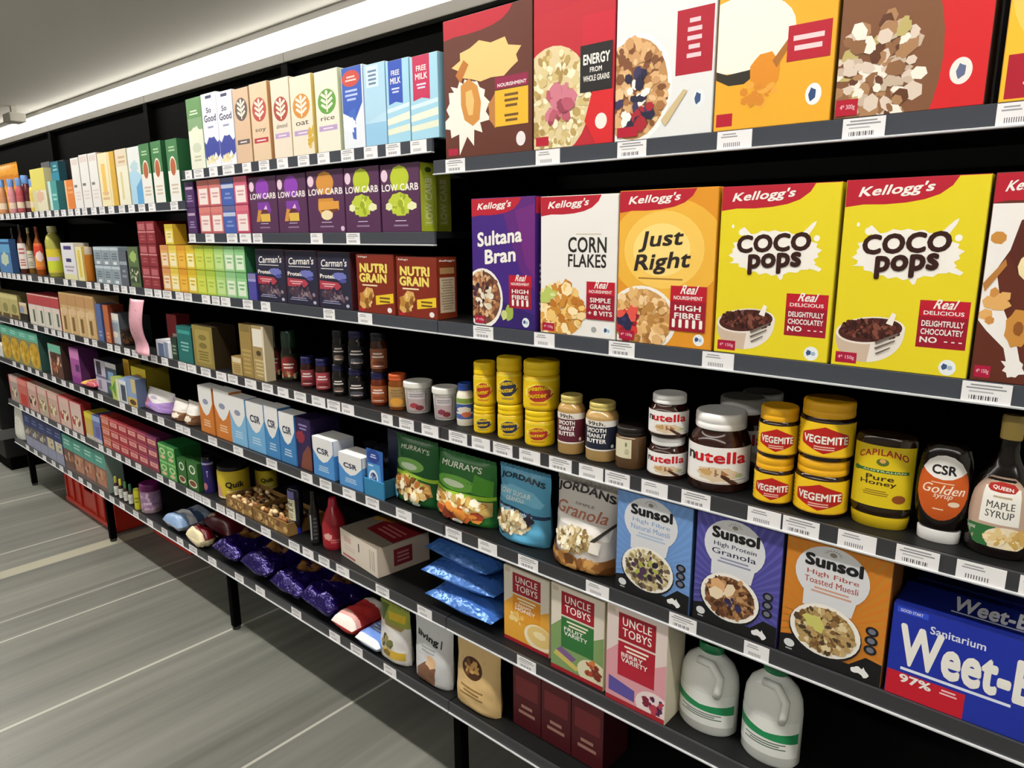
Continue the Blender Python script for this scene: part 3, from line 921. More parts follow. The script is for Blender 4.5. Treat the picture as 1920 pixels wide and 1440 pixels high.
h0 = jar('spread_jar', 'lower small chocolate spread jar with white lid', 'jar', 1214, 1288, 813, 'L4', '#2b130d', '#ecebea', NUT, '#eceae8', 'white lidded chocolate spread jars', sb=.015, lid_h=.2, lid_r=.84, lv=(.1, .64), arc=2.8, shoulder=.76, short='small chocolate spread jars', key='nuts')
jar('spread_jar', 'upper small chocolate spread jar with white lid', 'jar', 1217, 1291, 717, 'L4', zb=h0, sb=.015, group='white lidded chocolate spread jars', key='nuts')
jar('spread_jar', 'big chocolate spread jar with white lid', 'jar', 1290, 1405, 768, 'L4', '#2b130d', '#ecebea', NUT, '#eceae8', 'white lidded chocolate spread jars', sb=.012, lid_h=.2, lid_r=.82, lv=(.12, .6), arc=2.8, shoulder=.74, short='big chocolate spread jar')
for i, (a, b, yt, sb) in enumerate(((1336, 1436, 742, .13), (1378, 1470, 733, .24))):
    jar('spread_jar', ['chocolate spread jar standing behind the big jar', 'rearmost chocolate spread jar in shade behind the others'][i], 'jar', a, b, yt, 'L4', '#2b130d', '#ecebea', NUT, '#eceae8', sb=sb, lid_h=.2, lid_r=.82, lv=(.12, .6), arc=2.8, shoulder=.84)
VEG = [('R', 0, 0, 1, .04, '#c99a1c'), ('P', [(.2, .5), (.5, .86), (.8, .5), (.5, .14)], '#b31f1c'), ('P', [(.18, .62), (.2, .67), (.5, .9), (.8, .67), (.82, .62), (.82, .38), (.8, .33), (.5, .1), (.2, .33), (.18, .38)], '#b31f1c'),
       ('T', 'VEGEMITE', .22, .4, .8, .62, '#f3efe4', dict(b=.03, sp=.9)), ('L', .36, .2, .64, .34, 2, '#e9b9a8'), ('L', .03, .1, .1, .9, 6, '#8a6a14')]
VY, VL = '#efc41f', '#e2a81a'
for (a, b, ya, yb2, sz, c, dd, yc) in ((1412, 1485, 850, None, 'small', 0, 0, 0), (1487, 1588, 853, None, 'large', 0, 0, 0)):
    h0 = jar('spread_jar', 'lower %s yeast spread jar with yellow lid' % sz, 'jar', a, b, ya, 'L4', '#1f0d08', VL, VEG, VY, 'yellow lidded yeast spread jars', sb=.015, lid_h=.26, lid_r=.95, lv=(.08, .66), arc=2.9, shoulder=.93, short=sz + ' yeast spread jars', key='veg' + sz, neck=.93)
    jar('spread_jar', 'upper %s yeast spread jar with yellow lid' % sz, 'jar', *((1420, 1495) if sz == 'small' else (1497, 1600)), 740, 'L4', zb=h0, sb=.015, group='yellow lidded yeast spread jars', key='veg' + sz)
HON = [('T', 'CAPILANO', .16, .76, .84, .86, '#a3261f', dict(b=.02, arc=.09, sp=1.1)), ('E', .5, .74, .08, .06, '#5c6a2a'), ('E', .5, .76, .04, .035, '#d3a35c'), ('R', .1, .565, .88, .615, '#2c6a35'), ('E', .13, .59, .06, .04, '#2c6a35'), ('T', 'AUSTRALIAN', .24, .58, .82, .602, '#e6e2b8', dict(b=.02)),
       ('T', 'Pure', .3, .44, .66, .52, '#3b2a14', dict(b=.02)), ('T', 'Honey', .22, .34, .7, .43, '#3b2a14', dict(b=.02)), ('L', .24, .18, .64, .28, 3, '#8a6c1d'), ('E', .76, .16, .1, .07, '#8a4a1d')]
HB = gloss('#2a1c0e')
turned('honey_bottle', 'upside down honey squeeze bottle with yellow label', 'bottle', 1591, 1706, 812, 'L4',
       [('cap', '#d6b81c', [(0, 0), (.86, 0), (.9, .01), (.95, .1), (.95, .13), (0, .13)]), ('bottle_body', HB, [(0, .1301), (.9, .1301), (.96, .17), (1, .22), (1, .9), (.98, .95), (.9, .985), (0, 1)])],
       HON, '#dcc21c', (.24, .9), 2.5, sb=.016, sy=.62, seg=40, face=.1)
SYR = [('E', .5, .5, .47, .5, '#c6581d'), ('P', [(.1, .78), (.2, .9), (.35, .98), (.5, 1), (.65, .98), (.8, .9), (.9, .78), (.8, .72), (.65, .655), (.5, .635), (.35, .655), (.2, .72)], '#e9e7e4'), ('T', 'CSR', .3, .72, .7, .85, '#1f1d1e', dict(b=.03)),
       ('L', .3, .57, .7, .6, 1, '#efc9a8'), ('T', 'Golden', .14, .42, .86, .56, '#f3e2d0', dict(sh=.35, b=.012)), ('T', 'syrup', .36, .33, .66, .41, '#f3e2d0', dict(sh=.3, b=.01)), ('E', .72, .28, .1, .04, '#e9d5bc'), ('L', .34, .16, .6, .2, 1, '#efc9a8')]
ob_y = lambda t: 1.0
turned('syrup_bottle', 'upside down golden syrup bottle with white cap', 'bottle', 1706, 1811, 830, 'L4',
       [('cap', '#ecebea', [(0, 0), (.72, 0), (.76, .01), (.78, .09), (.78, .125), (0, .125)]), ('bottle_body', gloss('#120a07'), [(0, .1251), (.7, .1251), (.8, .18), (.95, .32), (1, .5), (.98, .7), (.9, .85), (.78, .95), (.6, .99), (0, 1)])],
       SYR, gloss('#120a07'), (.24, .9), 2.2, sb=.016, sy=.6, seg=40, lab_r=1., rad=lambda t: .9 + .1 * math.sin(math.pi * min(1, max(0, (t * .66 + .04)))) if t < .75 else 1.0 - (t - .75) * .5, face=.05)
MAP = [('E', .5, .5, .5, .56, '#b79c8a'), ('P', [(0, .28), (.04, .2), (.2, .02), (.5, -.05), (.5, .3)], '#2f6a39'), ('T', 'AUSSIE', .05, .2, .22, .24, '#dfe6d8', dict(b=.02)), ('E', .66, .14, .3, .17, '#e9dcc0'), ('S', .66, .15, .25, .13, 40, ['#e3c88e', '#cfa95f', '#f0dfb8'], .07, 71), ('R', .26, .34, .8, .86, '#e9e6df'),
       ('P', [(.3, .84), (.32, .9), (.5, .94), (.7, .92), (.76, .86), (.7, .8), (.5, .79), (.36, .8)], '#a8281f'), ('T', 'QUEEN', .38, .83, .68, .885, WH, dict(b=.025, rise=-.02)), ('L', .36, .7, .72, .76, 1, '#b9a98c'), ('T', 'MAPLE', .34, .56, .72, .66, '#4a4a44', dict(b=.01)), ('T', 'SYRUP', .34, .43, .72, .53, '#4a4a44', dict(b=.01))]
turned('syrup_bottle', 'dark maple syrup bottle with oval label and gold cap', 'bottle', 1804, 1928, 778, 'L4',
       [('bottle_body', gloss('#120a07'), [(0, 0), (.85, 0), (.96, .02), (1, .06), (1, .3), (.94, .46), (.78, .56), (.5, .64), (.38, .69), (.3, .74), (.29, .82), (.3, .83), (0, .83)]), ('cap', '#b39a54', [(0, .8301), (.32, .8301), (.34, .84), (.34, .985), (.3, 1), (0, 1)])],
       MAP, gloss('#120a07'), (.08, .58), 2.3, sb=.014, sy=.62, seg=40, rad=lambda t: 1. if t < .4 else (1 - .06 * (t - .4) / .36 if t < .76 else .94 - .17 * (t - .76) / .24), face=-.05)
turned('syrup_bottle', 'second syrup bottle with gold cap in shade behind', 'bottle', 1900, 1990, 735, 'L4',
       [('bottle_body', gloss('#120a07'), [(0, 0), (.85, 0), (1, .04), (1, .3), (.78, .56), (.38, .69), (.3, .74), (.29, .82), (0, .83)]), ('cap', '#b39a54', [(0, .8301), (.34, .84), (.34, .985), (.3, 1), (0, 1)])], sb=.16, sy=.62)

# ----------------------------------------------------- muesli shelf
GRN = '#1d5a2c'
M1 = [('E', .42, .62, .34, .1, '#7fb85a'), ('E', .42, .6, .2, .05, '#d9ecd0'), ('T', "MURRAY'S", .16, .83, .84, .9, '#dfe6d2', dict(b=.015, arc=.02)), ('P', [(0, .48), (.4, .52), (1, .46), (1, .4), (.5, .47), (0, .42)], '#a7d13c'), ('P', [(.05, .4), (.3, .46), (.9, .38), (.95, .2), (.6, .1), (.2, .12), (.02, .25)], '#b98d4c'), ('S', .5, .28, .42, .15, 120, ['#e6cf9c', '#c79a52', '#a9672f', '#f0e6c8', '#d9b878', '#7a4a22', '#9db04e'], .06, 81), ('P', [(.02, .3), (.25, .12), (.2, .05), (.02, .12)], '#5e9fc0'), ('E', .7, .06, .08, .035, '#d9e0d4')]
M2 = [('E', .42, .6, .36, .11, '#6fb545'), ('E', .38, .59, .2, .05, '#dcefcc'), ('P', [(.7, .8), (.98, .75), (.98, .5), (.7, .52)], '#4f9a2f'), ('T', "MURRAY'S", .12, .82, .8, .91, '#ecefe2', dict(b=.022, rise=.01)), ('P', [(0, .5), (.3, .47), (1, .5), (1, .44), (.4, .42), (0, .46)], '#9ccf2f'), ('P', [(.02, .44), (.4, .4), (.98, .42), (.98, .2), (.7, .08), (.3, .14), (.02, .28)], '#d6b46c'), ('S', .5, .3, .46, .13, 170, ['#f0e6c4', '#e2cf94', '#cfae62', '#f6f0d8', '#b8823c'], .05, 91), ('S', .52, .18, .36, .07, 40, ['#a5442a', '#c9682f', '#d98c3a', '#8a3a22'], .075, 92), ('E', .56, .06, .09, .03, '#dfe3d6')]
pouch('muesli_pouch', 'narrow green muesli pouch beside the blue tray', 'pouch', 750, 826, 816, 'L5', M1, GRN, d=.07, sb=.03, back='#1a4a26', seal='#2a6a38', seed=3)
pouch('muesli_pouch', 'wider green muesli pouch beside the light blue one', 'pouch', 826, 933, 846, 'L5', M2, '#2a6f2f', d=.08, sb=.03, back='#1f5a2a', seal='#2a6a38', seed=4)
J1 = [('T', 'JORDANS', .06, .84, .92, .93, '#1e2a36', dict(b=.03, arc=.03, rise=-.02)), ('P', [(.02, .72), (.3, .8), (.75, .76), (.95, .62), (.9, .56), (.1, .6)], '#7cc4e4'), ('T', 'LOW SUGAR', .06, .66, .72, .73, '#eaf4f8', dict(b=.02)), ('T', 'GRANOLA', .24, .58, .6, .64, '#eaf4f8', dict(b=.02)), ('P', [(0, .53), (.5, .5), (1, .45), (1, .4), (.5, .45), (0, .49)], '#1f3a5c'), ('T', '- almond hazelnut', .06, .465, .8, .5, '#e8eef2', dict(b=.01, rise=-.04)),
      ('E', .4, .3, .36, .15, '#cdbf9a'), ('S', .4, .3, .34, .14, 130, OATS, .045, 101), ('S', .1, .36, .08, .05, 5, ['#2a2420'], .06, 102), ('S', .74, .4, .07, .04, 5, ['#2a2433'], .06, 103), ('P', [(.1, .2), (.3, .12), (.24, .09)], '#26221e')]
J2 = [('T', 'JORDANS', .02, .84, .98, .95, '#201d1b', dict(b=.03, arc=.04, rise=-.02)), ('T', 'SIMPLE', .38, .755, .7, .785, '#6a625c', dict(b=.01)), ('T', 'Granola', .04, .62, .9, .76, '#b06a52', dict(sh=.35, b=.012, rise=-.02)), ('P', [(.02, .62), (.98, .55), (.95, .4), (.6, .45), (.3, .5), (.02, .52)], '#efece8'), ('E', .46, .36, .34, .13, '#c6b489'), ('S', .46, .36, .36, .13, 190, OATS, .036, 111), ('P', [(0, .28), (.2, .2), (.5, .12), (1, .2), (1, 0), (0, 0)], '#8a5a2c'), ('S', .5, .08, .5, .09, 60, ['#a8743a', '#6d431d', '#c69656', '#8a5a2c'], .07, 112),
      ('P', [(.72, .4), (1, .62), (1, .58), (.76, .37)], '#3a3632'), ('P', [(.72, .28), (.86, .26), (.88, .4), (.74, .4)], '#e8e2d8')]
pouch('granola_pouch', 'light blue granola pouch with crinkled foot', 'pouch', 941, 1033, 872, 'L5', J1, '#5aa6cc', d=.075, sb=.03, back='#4a98c4', seal='#5aa6cc', seed=5, wr=.06)
pouch('granola_pouch', 'white and brown granola pouch with script lettering', 'pouch', 1048, 1156, 893, 'L5', J2, '#cfcac6', d=.085, sb=.016, back='#b9b2ac', seal='#cfcac6', seed=6)
AUS = [(.0, .5), (.06, .62), (.2, .72), (.3, .86), (.42, .9), (.5, .8), (.6, .74), (.66, .98), (.76, .72), (.92, .5), (.98, .36), (.86, .1), (.72, 0), (.6, .2), (.42, .3), (.2, .2), (.05, .26)]


def sunsol(c, l1, l2, fine, basec, bits, bc, extra=(), foot='#0d0d10', rays='#6f9bd8'):
    o = [('P', [(.5 + 2 * math.cos(t), .35 + 2 * math.sin(t)), (.5 + 2 * math.cos(t + .05), .35 + 2 * math.sin(t + .05)), (.5, .35)], rays) for t in [i * .125 for i in range(50)]]
    o += [('P', [(0, .16), (.2, .2), (.35, .1), (.7, .1), (.85, .2), (1, .18), (1, 0), (0, 0)], foot),
          ('E', .46, .755, .36, .235, '#d5d7dc'), ('P', [(.2, .62), (.72, .62), (.68, .47), (.2, .47)], '#d5d7dc')]
    o += [('P', [(.46 + .1 * math.cos(t), .925 + .05 * math.sin(t)), (.46 + .062 * math.cos(t - .07), .925 + .031 * math.sin(t - .07)), (.46 + .062 * math.cos(t + .07), .925 + .031 * math.sin(t + .07))], '#3a3a3c') for t in [.2 + i * .34 for i in range(9)]]
    o += [('E', .46, .928, .035, .018, '#8a8478'),
          ('T', 'Sunsol', .2, .81, .74, .9, '#17171a', dict(b=.045, sp=.92)), ('T', l1, .22, .725, .72, .775, c, dict(b=.012)), ('T', l2, .2, .665, .72, .715, c, dict(b=.012)), ('L', .26, .59, .68, .65, 2, fine),
          ('E', .44, .29, .36, .225, '#141418'), ('E', .44, .3, .35, .215, '#ece8e1'), ('E', .44, .3, .3, .185, basec), ('S', .44, .3, .29, .18, 210, bits, .034, bc)] + list(extra)
    o += [('E', .88, v, .06, .038, '#17171c') for v in (.42, .345, .27)] + [('E', .88, v, .035, .022, '#6d7080') for v in (.42, .345, .27)]
    o += [('E', .1, .1, .055, .034, '#d5d7da'), ('L', .06, .04, .14, .06, 1, '#b8babd'), ('P', [(.72 + .18 * x, .03 + .09 * y) for x, y in AUS], '#e9e9ea')]
    return o


S1 = sunsol('#7d9cc9', 'High Fibre', 'Natural Muesli', '#a9bbd6', '#cfc39a', ['#e2d8b4', '#c4b482', '#9d8a5a', '#efe9d2', '#4a3f3a', '#6d5b49'], 121, [('S', .44, .32, .24, .14, 16, ['#2b2430', '#4a3550', '#a7ad4c'], .045, 122)])
S2 = sunsol('#2e3450', 'High Protein', 'Granola', '#8a90ac', '#6d4a30', ['#8a5f3c', '#5a3720', '#a67a4e', '#3f2616', '#7a5030', '#b98e62'], 131, [('S', .4, .33, .14, .08, 7, ['#d9a878', '#e6d3b4'], .075, 132), ('S', .5, .26, .1, .05, 8, ['#262440', '#34305a'], .04, 133)], rays='#5a57a8')
S3 = sunsol('#a54a3e', 'High Fibre', 'Toasted Muesli', '#c99a86', '#a88c5c', ['#c4a873', '#8d6d40', '#dccaa0', '#75552e', '#b59661', '#4a3a28'], 141, [('S', .36, .36, .06, .04, 4, ['#c8c46a', '#e2dc9c'], .08, 142)], rays='#cf7a22')
GM = 'muesli boxes with round white panels'
box('muesli_box', 'light blue muesli box with bowl picture and white panel', 'muesli box', 1153, 1292, 921, 'L5', S1, '#6d95cf', '#3a4f74', d=.07, group=GM, sb=.006, parts=True)
box('muesli_box', 'purple granola box with bowl picture and white panel', 'muesli box', 1297, 1455, 958, 'L5', S2, '#4c4a98', '#2f2d5e', d=.07, group=GM, sb=.006)
box('muesli_box', 'orange toasted muesli box with bowl picture and white panel', 'muesli box', 1459, 1651, 1002, 'L5', S3, '#c7822a', '#7a4a18', d=.07, group=GM, sb=.006, rough=.5)
WB = [('R', 0, .0, .45, .27, '#c0182c'), ('T', '97%', .08, .17, .26, .255, WH, dict(b=.03)), ('L', .3, .18, .42, .25, 2, '#eac4c9'), ('T', 'Sanitarium', .22, .79, .52, .87, '#dfe4f2', dict(b=.015)), ('T', 'Weet-Bix', .06, .38, .97, .79, '#eceae4', dict(b=.034)), ('L', .06, .29, .7, .35, 1, '#dfe4f2'), ('P', [(.02, .98), (.2, .98), (.2, .92), (.02, .92)], '#2f4fd0'), ('T', 'GOOD START', .04, .935, .17, .965, WH, dict(b=.01))]
WT = [('R', 0, 0, 1, 1, '#101d6a'), ('T', 'Weet-Bix', .3, .3, .8, .75, '#d7d9e2', dict(b=.03)), ('R', .3, .22, .72, .26, '#b9bedc')]
yw = 1143
box('wheat_cereal_box', 'big blue wheat biscuit box with white lettering', 'cereal box', 1656, 2010, yw, 'L5', WB, '#1b2f9f', '#14237c', d=.1, group='blue wheat biscuit boxes', sb=.004, top_art=WT, top='#101d6a', key='weet', short='blue wheat biscuit box')
X = x_at(1656, D + .004, DECK['L5'])
box('wheat_cereal_box', 'blue wheat biscuit box in shade behind the front one', 'cereal box', 1690, 2050, 0, 'L5', group='blue wheat biscuit boxes', sb=.112, key='weet')

# ----------------------------------------------------- porridge shelf
def toby(c, l1, l2, low, pic):
    return [('P', [(0, 0), (1, 0), (1, .6), (.6, .45), (.2, .62), (0, .5)], low), ('R', .2, .68, .82, .95, '#9c1628'), ('T', 'UNCLE', .27, .83, .75, .915, WH, dict(b=.012, sp=1.05)), ('T', 'TOBYS', .27, .72, .75, .805, WH, dict(b=.012, sp=1.05)), ('R', .2, .44, .82, .66, c), ('L', .26, .56, .76, .64, 2, '#efe6d2'),
            ('T', l1, .26, .51, .62, .55, WH, dict(b=.02)), ('T', l2, .26, .455, .7, .5, WH, dict(b=.02)), ('R', .02, .93, .14, .985, '#c9bba6')] + pic + [('R', 0, 0, 1, .05, '#a0202c')]


GT = 'porridge boxes with red panels'
P1 = toby('#d68c1c', 'CREAMY', 'HONEY', '#e2a53a', [('R', .2, .3, .82, .44, '#dd9a2a'), ('E', .78, .2, .32, .17, '#efe3c4'), ('E', .8, .22, .27, .135, '#e3c67e'), ('B', .8, .24, .13, .05, '#f2e2b0', 7, 3, .2), ('S', .3, .36, .16, .08, 14, ['#f1d592', '#e8bd62'], .05, 3)])
P2 = toby('#2f7038', 'FRUIT', 'VARIETY', '#7d9a62', [('R', .2, .3, .82, .44, '#2f7038'), ('P', [(.1, .24), (.4, .16), (.5, .22), (.2, .3)], '#7a5a8c'), ('P', [(.05, .18), (.5, .08), (.55, .13), (.1, .24)], '#c9ba62'), ('E', .82, .14, .3, .15, '#d9d4b4'), ('S', .82, .18, .16, .08, 22, ['#a5482c', '#7a2f20', '#c9773c'], .05, 5)])
P3 = toby('#a81a30', 'BERRY', 'VARIETY', '#d79aa4', [('R', .2, .3, .82, .44, '#b01f36'), ('P', [(.05, .26), (.5, .2), (.5, .08), (.05, .1)], '#5a4f9c'), ('E', .82, .12, .3, .15, '#e6d6d6'), ('S', .82, .15, .16, .08, 22, ['#7a1f3c', '#4a2050', '#b03a4a'], .05, 6)])
box('porridge_box', 'porridge box with orange lower panel and bowl', 'porridge box', 945, 1030, 1062, 'L6', P1, '#dcd4c6', '#cfc3ac', d=.06, group=GT, sb=.03)
box('porridge_box', 'porridge box with green lower panel and fruit', 'porridge box', 1032, 1131, 1096, 'L6', P2, '#dcd4c6', '#cfc3ac', d=.06, group=GT, sb=.012)
box('porridge_box', 'porridge box with pink lower part and red panels', 'porridge box', 1134, 1246, 1134, 'L6', P3, '#dccdc8', '#cfc6b0', d=.07, group=GT, sb=.004)


def jug(label, x0, x1, yt, sb, words):
    turned('plastic_jug', label, 'jug', x0, x1, yt, 'L6',
           [('jug_body', '#dfe2df', [(0, 0), (.93, 0), (1, .03), (1, .55), (.95, .68), (.8, .78), (.5, .86), (.36, .88), (.36, .9), (0, .9)]), ('cap', '#1d7a4c', [(0, .9001), (.4, .9001), (.43, .91), (.43, .985), (.38, 1), (0, 1)])],
           [('R', 0, .0, 1, 1, '#e2e5e2'), ('P', [(0, .8), (.5, .62), (1, .7), (1, .4), (0, .5)], '#1f8a55'), ('L', .2, .2, .8, .4, 3, '#5a6a60')], '#e2e5e2', (.12, .5), 2.6, sb=sb, sy=.7, seg=36, group='white jugs with green caps', short=words)
    r = PRODUCTS_LAST()
    bm = bmesh.new()
    R = r['rad']
    pts = [(R * .55, .60), (R * .95, .74), (R * 1.02, .62), (R * 1.0, .5)]
    H = r['h']
    for a, b in zip(pts, pts[1:]):
        pass
    path = [Vector((-.2 * R, -.7 * R * .7, H * .84)), Vector((.3 * R, -.85 * R * .7, H * .86)), Vector((.62 * R, -.9 * R * .7, H * .74)), Vector((.6 * R, -.98 * R * .7, H * .6)), Vector((.5 * R, -.8 * R * .7, H * .5))]
    tube(bm, path, R * .14, 10)
    mesh_obj('handle', bm, mat('#dfe2df', .3), r['root'], smooth=4)


def tube(bm, path, rad, seg=8, mi=0):
    rings = []
    for i, p in enumerate(path):
        t = (path[min(i + 1, len(path) - 1)] - path[max(i - 1, 0)]).normalized()
        a = t.orthogonal().normalized() if not rings else None
        if rings:
            a = (rings[-1][1] - t * rings[-1][1].dot(t)).normalized()
        b = t.cross(a)
        rings.append(([bm.verts.new(p + rad * (math.cos(6.2832 * k / seg) * a + math.sin(6.2832 * k / seg) * b)) for k in range(seg)], a))
    for (r0, _), (r1, _) in zip(rings, rings[1:]):
        for k in range(seg):
            f = bm.faces.new((r0[k], r0[(k + 1) % seg], r1[(k + 1) % seg], r1[k]))
            f.material_index = mi
    for rr in (rings[0][0][::-1], rings[-1][0]):
        bm.faces.new(rr).material_index = mi


def PRODUCTS_LAST():
    o = [x for x in bpy.data.objects if x.name.startswith('plastic_jug')][-1]
    p = PRODUCTS[-1]
    rad = (p[2] - p[1]) / 2
    b = [c for c in o.children if c.name.startswith('cap')][0]
    h = max(v.co.z for v in b.data.vertices)
    return dict(root=o, rad=rad, h=h)


jug('white jug with green cap beside the porridge boxes', 1272, 1384, 1203, .014, 'white jug beside the porridge boxes')
jug('white jug with green cap, farther from the porridge boxes', 1388, 1500, 1241, .014, 'second white jug')

# blue bags lying in a pile
SUG = [('P', [(0, .8), (1, .84), (1, .68), (0, .62)], '#6a98d8'), ('T', 'RAW SUGAR', .2, .4, .8, .58, '#16264a', dict(b=.02)), ('P', [(0, .2), (1, .16), (1, .05), (0, .08)], '#3a66b4'), ('L', .2, .28, .7, .36, 1, '#2d4d86')]


LAST = [0]


def lying_bag(name, label, cat, px, lev, w, l, th, art, base, rot=0., tilt=0., dz=0., group=None, seed=1, back=None, seal='#aaaaaa', sb=.02, wr=.05, material=None, short=None, zb=None, key=None, nx=14, ny=16, roll=0., px_at_front=True):
    """a filled bag lying on the shelf, its top seam towards the aisle or to one side; px: photo column of its middle"""
    z = (DECK[lev] if zb is None else zb)
    Y = D + sb + l / 2 * abs(math.cos(rot)) + w / 2 * abs(math.sin(rot))
    X = x_at(px, D + sb, z + th / 2)
    if 1:
        root = build_pouch(name, w, l, th, list(art), base, back=back, seal=seal, seed=seed, wr=wr, material=material, foot=False, fat=1, nx=nx, ny=ny)
        # stand-up local axes -> lying: y (thickness) becomes -z
        for c in root.children:
            c.data.transform(Matrix.Translation((0, 0, th / 2)) @ Matrix.Rotation(-math.pi / 2, 4, 'X') @ Matrix.Translation((0, 0, -l / 2)))
        zs = [v.co.z for c in root.children if not c.name.startswith('top_seal') for v in c.data.vertices]
        for c in root.children: c.data.transform(Matrix.Translation((0, 0, -min(zs) + .0003)))
        LAST[0] = z + dz + max(zs) - min(zs) + .001
    settle(root, label, cat, group, (X, Y, z + dz))
    root.rotation_euler = (tilt, roll, rot)
    PRODUCTS.append((lev, X - w / 2, X + w / 2, short or label, z))
    return root


GB = 'blue sugar bags lying in a pile'
SB2 = mat('#3f6fb8', .25, .3, 1., 30., spec=.6)
SB = mat('#3f74c4', .22, .3, 1., 30., spec=.6)
for i, (px, w_, r_, wd) in enumerate(((856, .225, .0, 'lowest'), (846, .23, .06, 'middle'), (852, .22, -.05, 'topmost'))):
    lying_bag('sugar_bag', wd + ' blue sugar bag of the lying pile', 'bag', px, 'L6', w_, .26, .05, SUG, SB2, rot=r_, group=GB, seed=11 + i, seal='#7aa6e2', sb=.012, zb=LAST[0] if i else None, wr=.07, material=SB, short='pile of blue sugar bags')

# lowest shelf, near bay
B1 = [('R', 0, .72, 1, 1, '#8e9a3a'), ('P', [(.0, 1), (.3, 1), (.2, .7), (0, .75)], '#4f5f22'), ('P', [(.3, .9), (.9, .94), (.9, .8), (.4, .78)], '#c9ad2c'), ('P', [(.2, .74), (.9, .72), (.8, .64), (.3, .66)], '#9a8a52'), ('R', .06, .3, .94, .6, '#cfcccb'), ('S', .4, .34, .16, .08, 12, ['#6a6a3c', '#8d8448', '#3f3a22'], .08, 3), ('R', .3, .12, .95, .26, '#c7a53a'), ('B', .45, .18, .12, .06, '#7d6a34', 6, 3, .3)]
B2 = [('T', 'living', .16, .63, .72, .74, '#1e1e20', dict(b=.03, rise=-.03)), ('R', .78, .6, .81, .72, '#3a3a3c'), ('L', .25, .46, .7, .56, 2, '#9fa2a4'), ('P', [(.15, .0), (.2, .2), (.4, .32), (.6, .4), (.72, .3), (.7, .05)], '#7a5540'), ('B', .58, .36, .14, .09, '#d3b18c', 6, 4, .3)]
B3 = [('E', .45, .62, .24, .16, '#4a2b18'), ('E', .45, .62, .1, .07, '#b98f55'), ('S', .45, .62, .16, .11, 16, ['#7a4d2a', '#c69a5c'], .05, 5), ('L', .2, .2, .75, .36, 3, '#8a6a3c')]
pouch('snack_pouch', 'white and olive standing pouch beside the dark gap', 'pouch', 720, 773, 1128, 'L7', B1, '#d5d2cc', d=.06, sb=.012, back='#c9c6c0', seal='#8e9a3a', seed=21)
pouch('snack_pouch', 'silver standing pouch with black script and nuts', 'pouch', 787, 850, 1142, 'L7', B2, '#c6c8cb', d=.06, sb=.012, back='#b3b5b8', seal='#c6c8cb', seed=22, taper=-.12)
pouch('snack_pouch', 'tan standing pouch with dark brown disc', 'pouch', 862, 940, 1190, 'L7', B3, '#cdae79', d=.06, sb=.012, back='#b99a66', seal='#cdae79', seed=23)
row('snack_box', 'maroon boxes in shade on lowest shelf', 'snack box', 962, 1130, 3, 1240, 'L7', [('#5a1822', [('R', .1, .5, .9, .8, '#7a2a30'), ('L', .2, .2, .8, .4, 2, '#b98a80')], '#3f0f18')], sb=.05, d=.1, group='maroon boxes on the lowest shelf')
# ---------------------------------------------------- middle bay: cartons on top
def leaf_logo(c, v, name, nv, bar, pale='#ece3d6'):
    o = [('E', .5, v, .4, .155, c), ('R', .47, v - .13, .53, v + .1, pale)]
    for s in (-1, 1):
        for q in (-.07, -.005, .06):
            o.append(('P', [(.5, v + q - .03), (.5 + s * .1, v + q - .015), (.5 + s * .27, v + q + .03), (.5 + s * .22, v + q + .055), (.5 + s * .06, v + q + .02)], pale))
    o.append(('E', .5, v + .11, .06, .03, pale))
    if name: o.append(('T', name, .2, nv, .8, nv + .055, '#4a4038', dict(b=.012)))
    if bar: o += [('R', .1, nv - .13, .9, nv - .065, bar), ('L', .2, nv - .115, .8, nv - .08, 1, '#ead9e2')]
    return o


SO = [('P', [(0, .36), (.12, .32), (.3, .4), (.5, .47), (.7, .4), (.88, .33), (1, .36), (1, .17), (.85, .12), (.7, .2), (.5, .1), (.3, .16), (.12, .08), (0, .14)], '#33419a'), ('E', .5, .6, .48, .2, '#e3e5ef'), ('T', 'So', .3, .74, .62, .81, '#3c3f60', dict(b=.02)), ('T', 'Good', .12, .62, .9, .71, '#3c3f60', dict(b=.02)), ('L', .3, .52, .7, .57, 1, '#8d93b8'), ('S', .5, .1, .4, .06, 14, ['#e9dfb4', '#d9cc96'], .08, 3), ('R', .3, .93, .7, .97, '#3c3f60')]
M_GW = [('R', 0, .55, 1, 1, '#7fa276'), ('R', 0, .72, 1, 1, '#5f9055'), ('L', .15, .76, .8, .84, 2, '#d5e2cc'), ('B', .5, .5, .3, .1, '#dfe6cf', 8, 3, .3), ('E', .5, .3, .3, .07, '#c7cfba'), ('L', .2, .1, .8, .2, 2, '#b9b79e')]
BLUES = [('P', [(.02, 1), (.95, 1), (.95, .55), (.6, .35), (.02, .45)], '#2f57b4'), ('E', .45, .86, .42, .1, '#c4483c'), ('L', .15, .82, .75, .9, 2, '#e9c9c2'), ('L', .15, .58, .75, .74, 3, '#aebfe6'), ('P', [(.3, .46), (.62, .5), (.6, .1), (.45, .12)], '#3a63bd'), ('B', .3, .3, .3, .09, '#eef2f6', 9, 4, .4)]
LBL = [('R', .12, .72, .7, .98, '#cfe2ee'), ('L', .16, .74, .66, .94, 4, '#5f7d9c'), ('R', 0, 0, 1, .28, '#8fc0e0'), ('P', [(0, .28), (1, .4), (1, .28)], '#b4d6ea')]


